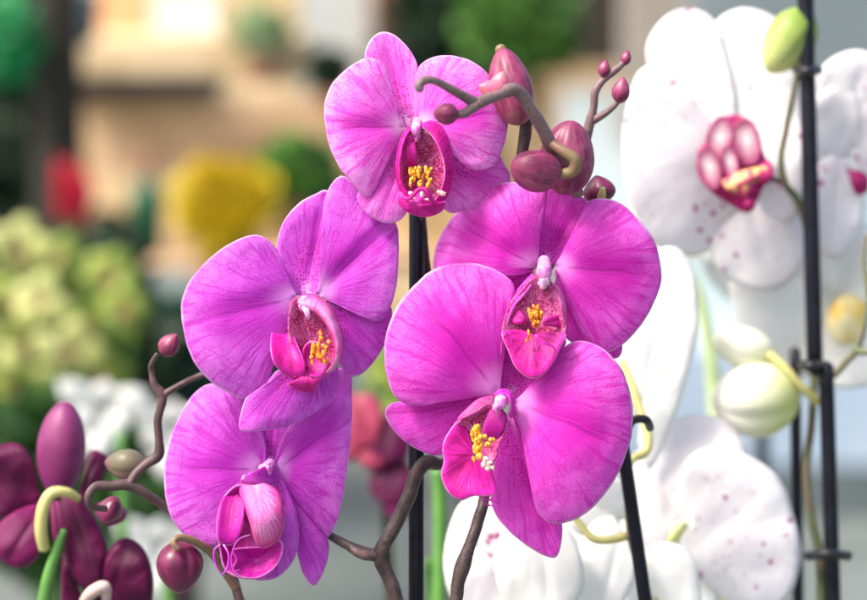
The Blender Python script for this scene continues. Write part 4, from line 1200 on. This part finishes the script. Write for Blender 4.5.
# blue grey crate and things on the shelf
def potted(x, y, d, r, mat, label, cat, name, pot=None, n=500, size=0.05, blooms=None):
    t = thing(name, W(x, y + r * 1.2, d), label, cat)
    rr = r / FPX * d
    mb = MB()
    leaf_cloud(mb, W(x, y, d), (rr, rr * 0.8, rr * 0.8), n, size)
    mb.build('foliage', mat, t, smooth=False)
    if blooms:
        mb = MB()
        for i in range(48):
            a, q = random.uniform(0, 6.28), math.sqrt(random.random())
            c = W(x + r * 0.95 * q * math.cos(a), y + r * 0.95 * q * math.sin(a), d - rr * 0.75)
            rose_ball(mb, c, 0.028)
        mb.build('blooms', blooms, t, smooth=False)
    if pot:
        c = W(x, y + r * 1.1, d)
        mb = MB()
        mb.tube([(c.x, c.y, c.z - rr * 0.9), (c.x, c.y, c.z - rr * 0.4), (c.x, c.y, c.z + rr * 0.1)], [rr * 0.5, rr * 0.6, rr * 0.7], n=20, space='w', caps=False)
        mb.build('pot', pot, t)
    return t


POT = plain_mat('pot_terracotta', (0.40, 0.20, 0.11))
YEL = plain_mat('bloom_yellow', (0.80, 0.62, 0.02), (0.62, 0.46, 0.02), 40, 0.5, trans=0.25)
potted(226, 208, 3.7, 47, leafmat('leaf_yellow_green', (0.45, 0.40, 0.05), (0.25, 0.28, 0.05)), 'round yellow flowering plant on the stand, blurred', 'potted plant', 'yellow_flower_plant', POT, blooms=YEL, n=300)
potted(298, 168, 3.75, 36, GRNB, 'small bright green bush beside the yellow flowers', 'potted plant', 'green_potted_plant', POT)
potted(262, 30, 4.15, 26, leafmat('leaf_pale', (0.50, 0.62, 0.36), (0.30, 0.44, 0.2)), 'pale green leafy plant on the top shelf of the stand', 'potted plant', 'pale_potted_plant', POT, n=260)
potted(355, 205, 3.85, 34, GRN, 'mid green plant behind the stake, under the topmost pink flower', 'potted plant', 'leafy_potted_plant', POT, n=300)
# grey bucket
bk_ = thing('bucket', W(82, 38, 4.05), 'small round grey bucket at the left end of the top shelf', 'bucket')
c = W(82, 38, 4.05)
mb = MB()
mb.tube([(c.x, c.y, c.z), (c.x, c.y, c.z + 0.04), (c.x, c.y, c.z + 0.075)], [0.026, 0.03, 0.034], n=18, space='w')
mb.build('body', GREY, bk_)
for (x, y, d, r, m_, lb) in ((330, 70, 4.0, 22, GRND, 'small dark plant at the right end of the cream shelf'),
                             (108, 236, 3.75, 26, GRND, 'low dark plant between the red flower and the green bottle')):
    potted(x, y, d, r, m_, lb, 'potted plant', 'dark_potted_plant', POT, n=160)
# dark green bottle
bt = thing('green_bottle', W(147, 245, 3.8), 'tall dark green bottle standing left of the yellow flowers', 'bottle')
c = W(147, 250, 3.8)
k = 3.8 / FPX
mb = MB()
mb.tube([(c.x, c.y, c.z), (c.x, c.y, c.z + 50 * k), (c.x, c.y, c.z + 62 * k), (c.x, c.y, c.z + 70 * k)], [17 * k, 17 * k, 14 * k, 9 * k], n=20, space='w')
mb.build('body', plain_mat('bottle_green', (0.02, 0.12, 0.06), None, 5, 0.25), bt)
mb = MB()
mb.tube([(c.x, c.y, c.z + 70 * k), (c.x, c.y, c.z + 96 * k)], [8 * k, 7 * k], n=16, space='w')
mb.build('neck', plain_mat('bottle_neck', (0.35, 0.18, 0.10)), bt)
# red flower spray
rf = thing('red_flower_plant', W(75, 300, 3.3), 'red pointed flower spike blurred against the dark post at left', 'flower')
mb = MB()
for i in range(22):
    a = random.uniform(-0.5, 0.9)
    p0 = W(random.uniform(60, 95), random.uniform(215, 245), 3.3)
    p1 = W(54 + random.uniform(-8, 40) * random.random(), 150 + random.uniform(0, 60), 3.3 + random.uniform(-0.05, 0.05))
    u = (p1 - p0)
    w = Vector((u.z, 0, -u.x)).normalized() * 0.018
    md_ = (p0 + p1) / 2 + Vector((0, -0.01, 0))
    mb.add([p0, md_ + w, p1, md_ - w], [(0, 1, 2), (0, 2, 3)])
mb.build('petals', plain_mat('bloom_red', (0.66, 0.03, 0.06), (0.5, 0.02, 0.05), 30, 0.5, trans=0.25), rf, smooth=False, solid=0.002)
mb = MB()
mb.tube([W(70, 240, 3.32), W(72, 420, 3.35)], 0.008, n=8, space='w')
mb.build('stem', STEMGREEN, rf)

# dark post and trees at left
mb = MB()
p = W(52, 100, 3.9)
mb.tube([(p.x, p.y, 0), (p.x + 0.01, p.y, 1.0), (p.x - 0.01, p.y, 2.6)], [0.045, 0.042, 0.04], n=14, space='w')
tag(mb.build('timber_post', DARK, None), 'dark upright post at the left before the flower stand', 'post')


def tree(x, d, h, cr, mat, label, py, leaf=0.12, n=1500, trunk=0.09):
    c = W(x, py, d)
    t = thing('tree', (c.x, c.y, 0), label, 'tree', 'trees behind the stands')
    mb = MB()
    mb.tube([(c.x, c.y, 0), (c.x + 0.05, c.y, c.z * 0.5), (c.x, c.y, c.z)], [trunk, trunk * 0.8, trunk * 0.4], n=10, space='w')
    for i in range(6):
        a = i * 1.05
        mb.tube([(c.x, c.y, c.z * 0.8), (c.x + cr[0] * 0.35 * math.cos(a), c.y + cr[1] * 0.35 * math.sin(a), c.z + cr[2] * 0.1), (c.x + cr[0] * 0.7 * math.cos(a), c.y + cr[1] * 0.7 * math.sin(a), c.z + cr[2] * 0.4)], [trunk * 0.4, trunk * 0.25, trunk * 0.1], n=7, space='w')
    mb.build('trunk', DARK, t)
    mb = MB()
    leaf_cloud(mb, c, cr, n, leaf)
    mb.build('crown', mat, t, smooth=False)


tree(8, 5.0, 2, (0.22, 0.4, 0.75), GRND, 'dark tree at the far left edge', 150, n=1600)
tree(520, 7.0, 3, (0.55, 0.5, 0.42), GRNB, 'bright green tree in the upper middle background', -10, n=1200)
tree(400, 8.0, 3, (0.6, 0.5, 0.65), GRND, 'dark tree behind the topmost pink flower', 30, n=2200)
tree(452, 5.8, 2, (0.19, 0.15, 0.16), GRND, 'small dark tree just left of the topmost rose bud', 28, n=900, leaf=0.07, trunk=0.02)
tree(528, 5.6, 2, (0.16, 0.12, 0.13), GRNB, 'small bright green tree above the topmost rose bud', 18, n=600, leaf=0.07, trunk=0.02)
tree(530, 8.6, 3, (0.8, 0.5, 0.65), GRN, 'mid green tree behind the upper rose buds', 60, n=2200)
mb = MB()
for i in range(1):
    leaf_cloud(mb, W(8, 40, 3.8), (0.045, 0.05, 0.07), 160, 0.05)
tag(mb.build('hanging_plant', leafmat('leaf_emerald', (0.02, 0.34, 0.10), (0.02, 0.25, 0.08)), None, smooth=False), 'emerald green plant at the top left corner', 'plant')

# reddish brown frame and cream wall behind the centre
bk = thing('kiosk', W(400, 600, 6.2), 'blurred kiosk with rust red corner, cream wall and dark window in the middle background', 'kiosk')
for nm, mt_, rc in (
        ('wall', CREAM, (225, 60, 600, 330, 6.6, 0.1)),
        ('rust_corner', plain_mat('rust_panel', (0.34, 0.13, 0.06), (0.25, 0.09, 0.05), 3), (372, -40, 425, 120, 6.3, 0.2)),
        ('pale_post', WALLW, (298, -60, 372, 95, 6.35, 0.2)),
        ('base', GREY, (225, 330, 600, 420, 6.5, 0.1)),
        ('tan_panel', TAN, (525, 60, 640, 330, 6.2, 0.1))):
    mb = MB()
    pbox(mb, *rc)
    mb.build(nm, mt_, bk, smooth=False, bevel=0.006)

# right background stall
rs = thing('market_stall', W(760, 600, 5.5), 'blurred stall at the right with grey canopy, pale blue counter and beige post', 'market stall')
for nm, mt_, rc in (
        ('canopy', GREY, (690, -90, 960, 96, 5.0, 0.3)),
        ('post', plain_mat('beige_post', (0.34, 0.30, 0.25)), (624, -80, 690, 150, 5.1, 0.12)),
        ('dark_gap', DARK, (586, -80, 628, 66, 5.3, 0.1)),
        ('back_wall', plain_mat('pale_green_white', (0.66, 0.74, 0.74), (0.58, 0.68, 0.66), 1.5), (560, 90, 980, 345, 5.6, 0.1)),
        ('counter', BLUE, (560, 345, 980, 470, 5.2, 0.6)),
        ('counter_base', plain_mat('counter_base', (0.13, 0.16, 0.16)), (560, 470, 980, 700, 5.25, 0.5))):
    mb = MB()
    pbox(mb, *rc)
    mb.build(nm, mt_, rs, smooth=False, bevel=0.006)

# ================================================================== LIGHT
w = bpy.data.worlds.new('World')
sc.world = w
w.use_nodes = True
nt = w.node_tree
nt.nodes.clear()
sky = nt.nodes.new('ShaderNodeTexSky')
sky.sky_type = 'NISHITA'
sky.sun_disc = False
EL, AZ = R(54), R(-118)       # azimuth measured from +Y towards +X
sky.sun_elevation = EL
sky.sun_rotation = AZ
sky.air_density = 1.0
sky.dust_density = 6.0
bg = nt.nodes.new('ShaderNodeBackground')
bg.inputs[1].default_value = 0.12
wo = nt.nodes.new('ShaderNodeOutputWorld')
nt.links.new(sky.outputs[0], bg.inputs[0])
nt.links.new(bg.outputs[0], wo.inputs[0])
sd_ = bpy.data.lights.new('sun', 'SUN')
sd_.energy = 1.5
sd_.angle = R(12)
sd_.color = (1.0, 0.96, 0.90)
so = bpy.data.objects.new('sun', sd_)
col.objects.link(so)
dirv = Vector((math.sin(AZ) * math.cos(EL), math.cos(AZ) * math.cos(EL), math.sin(EL)))
so.rotation_euler = dirv.to_track_quat('Z', 'Y').to_euler()
so.location = (0, -2, 4)

sc.view_settings.view_transform = 'Standard'
sc.view_settings.look = 'None'
sc.view_settings.exposure = 1.48
sc.view_settings.gamma = 1.0
sc.render.engine = 'CYCLES'
sc.cycles.use_denoising = True
sc.cycles.max_bounces = 8
sc.cycles.transparent_max_bounces = 8
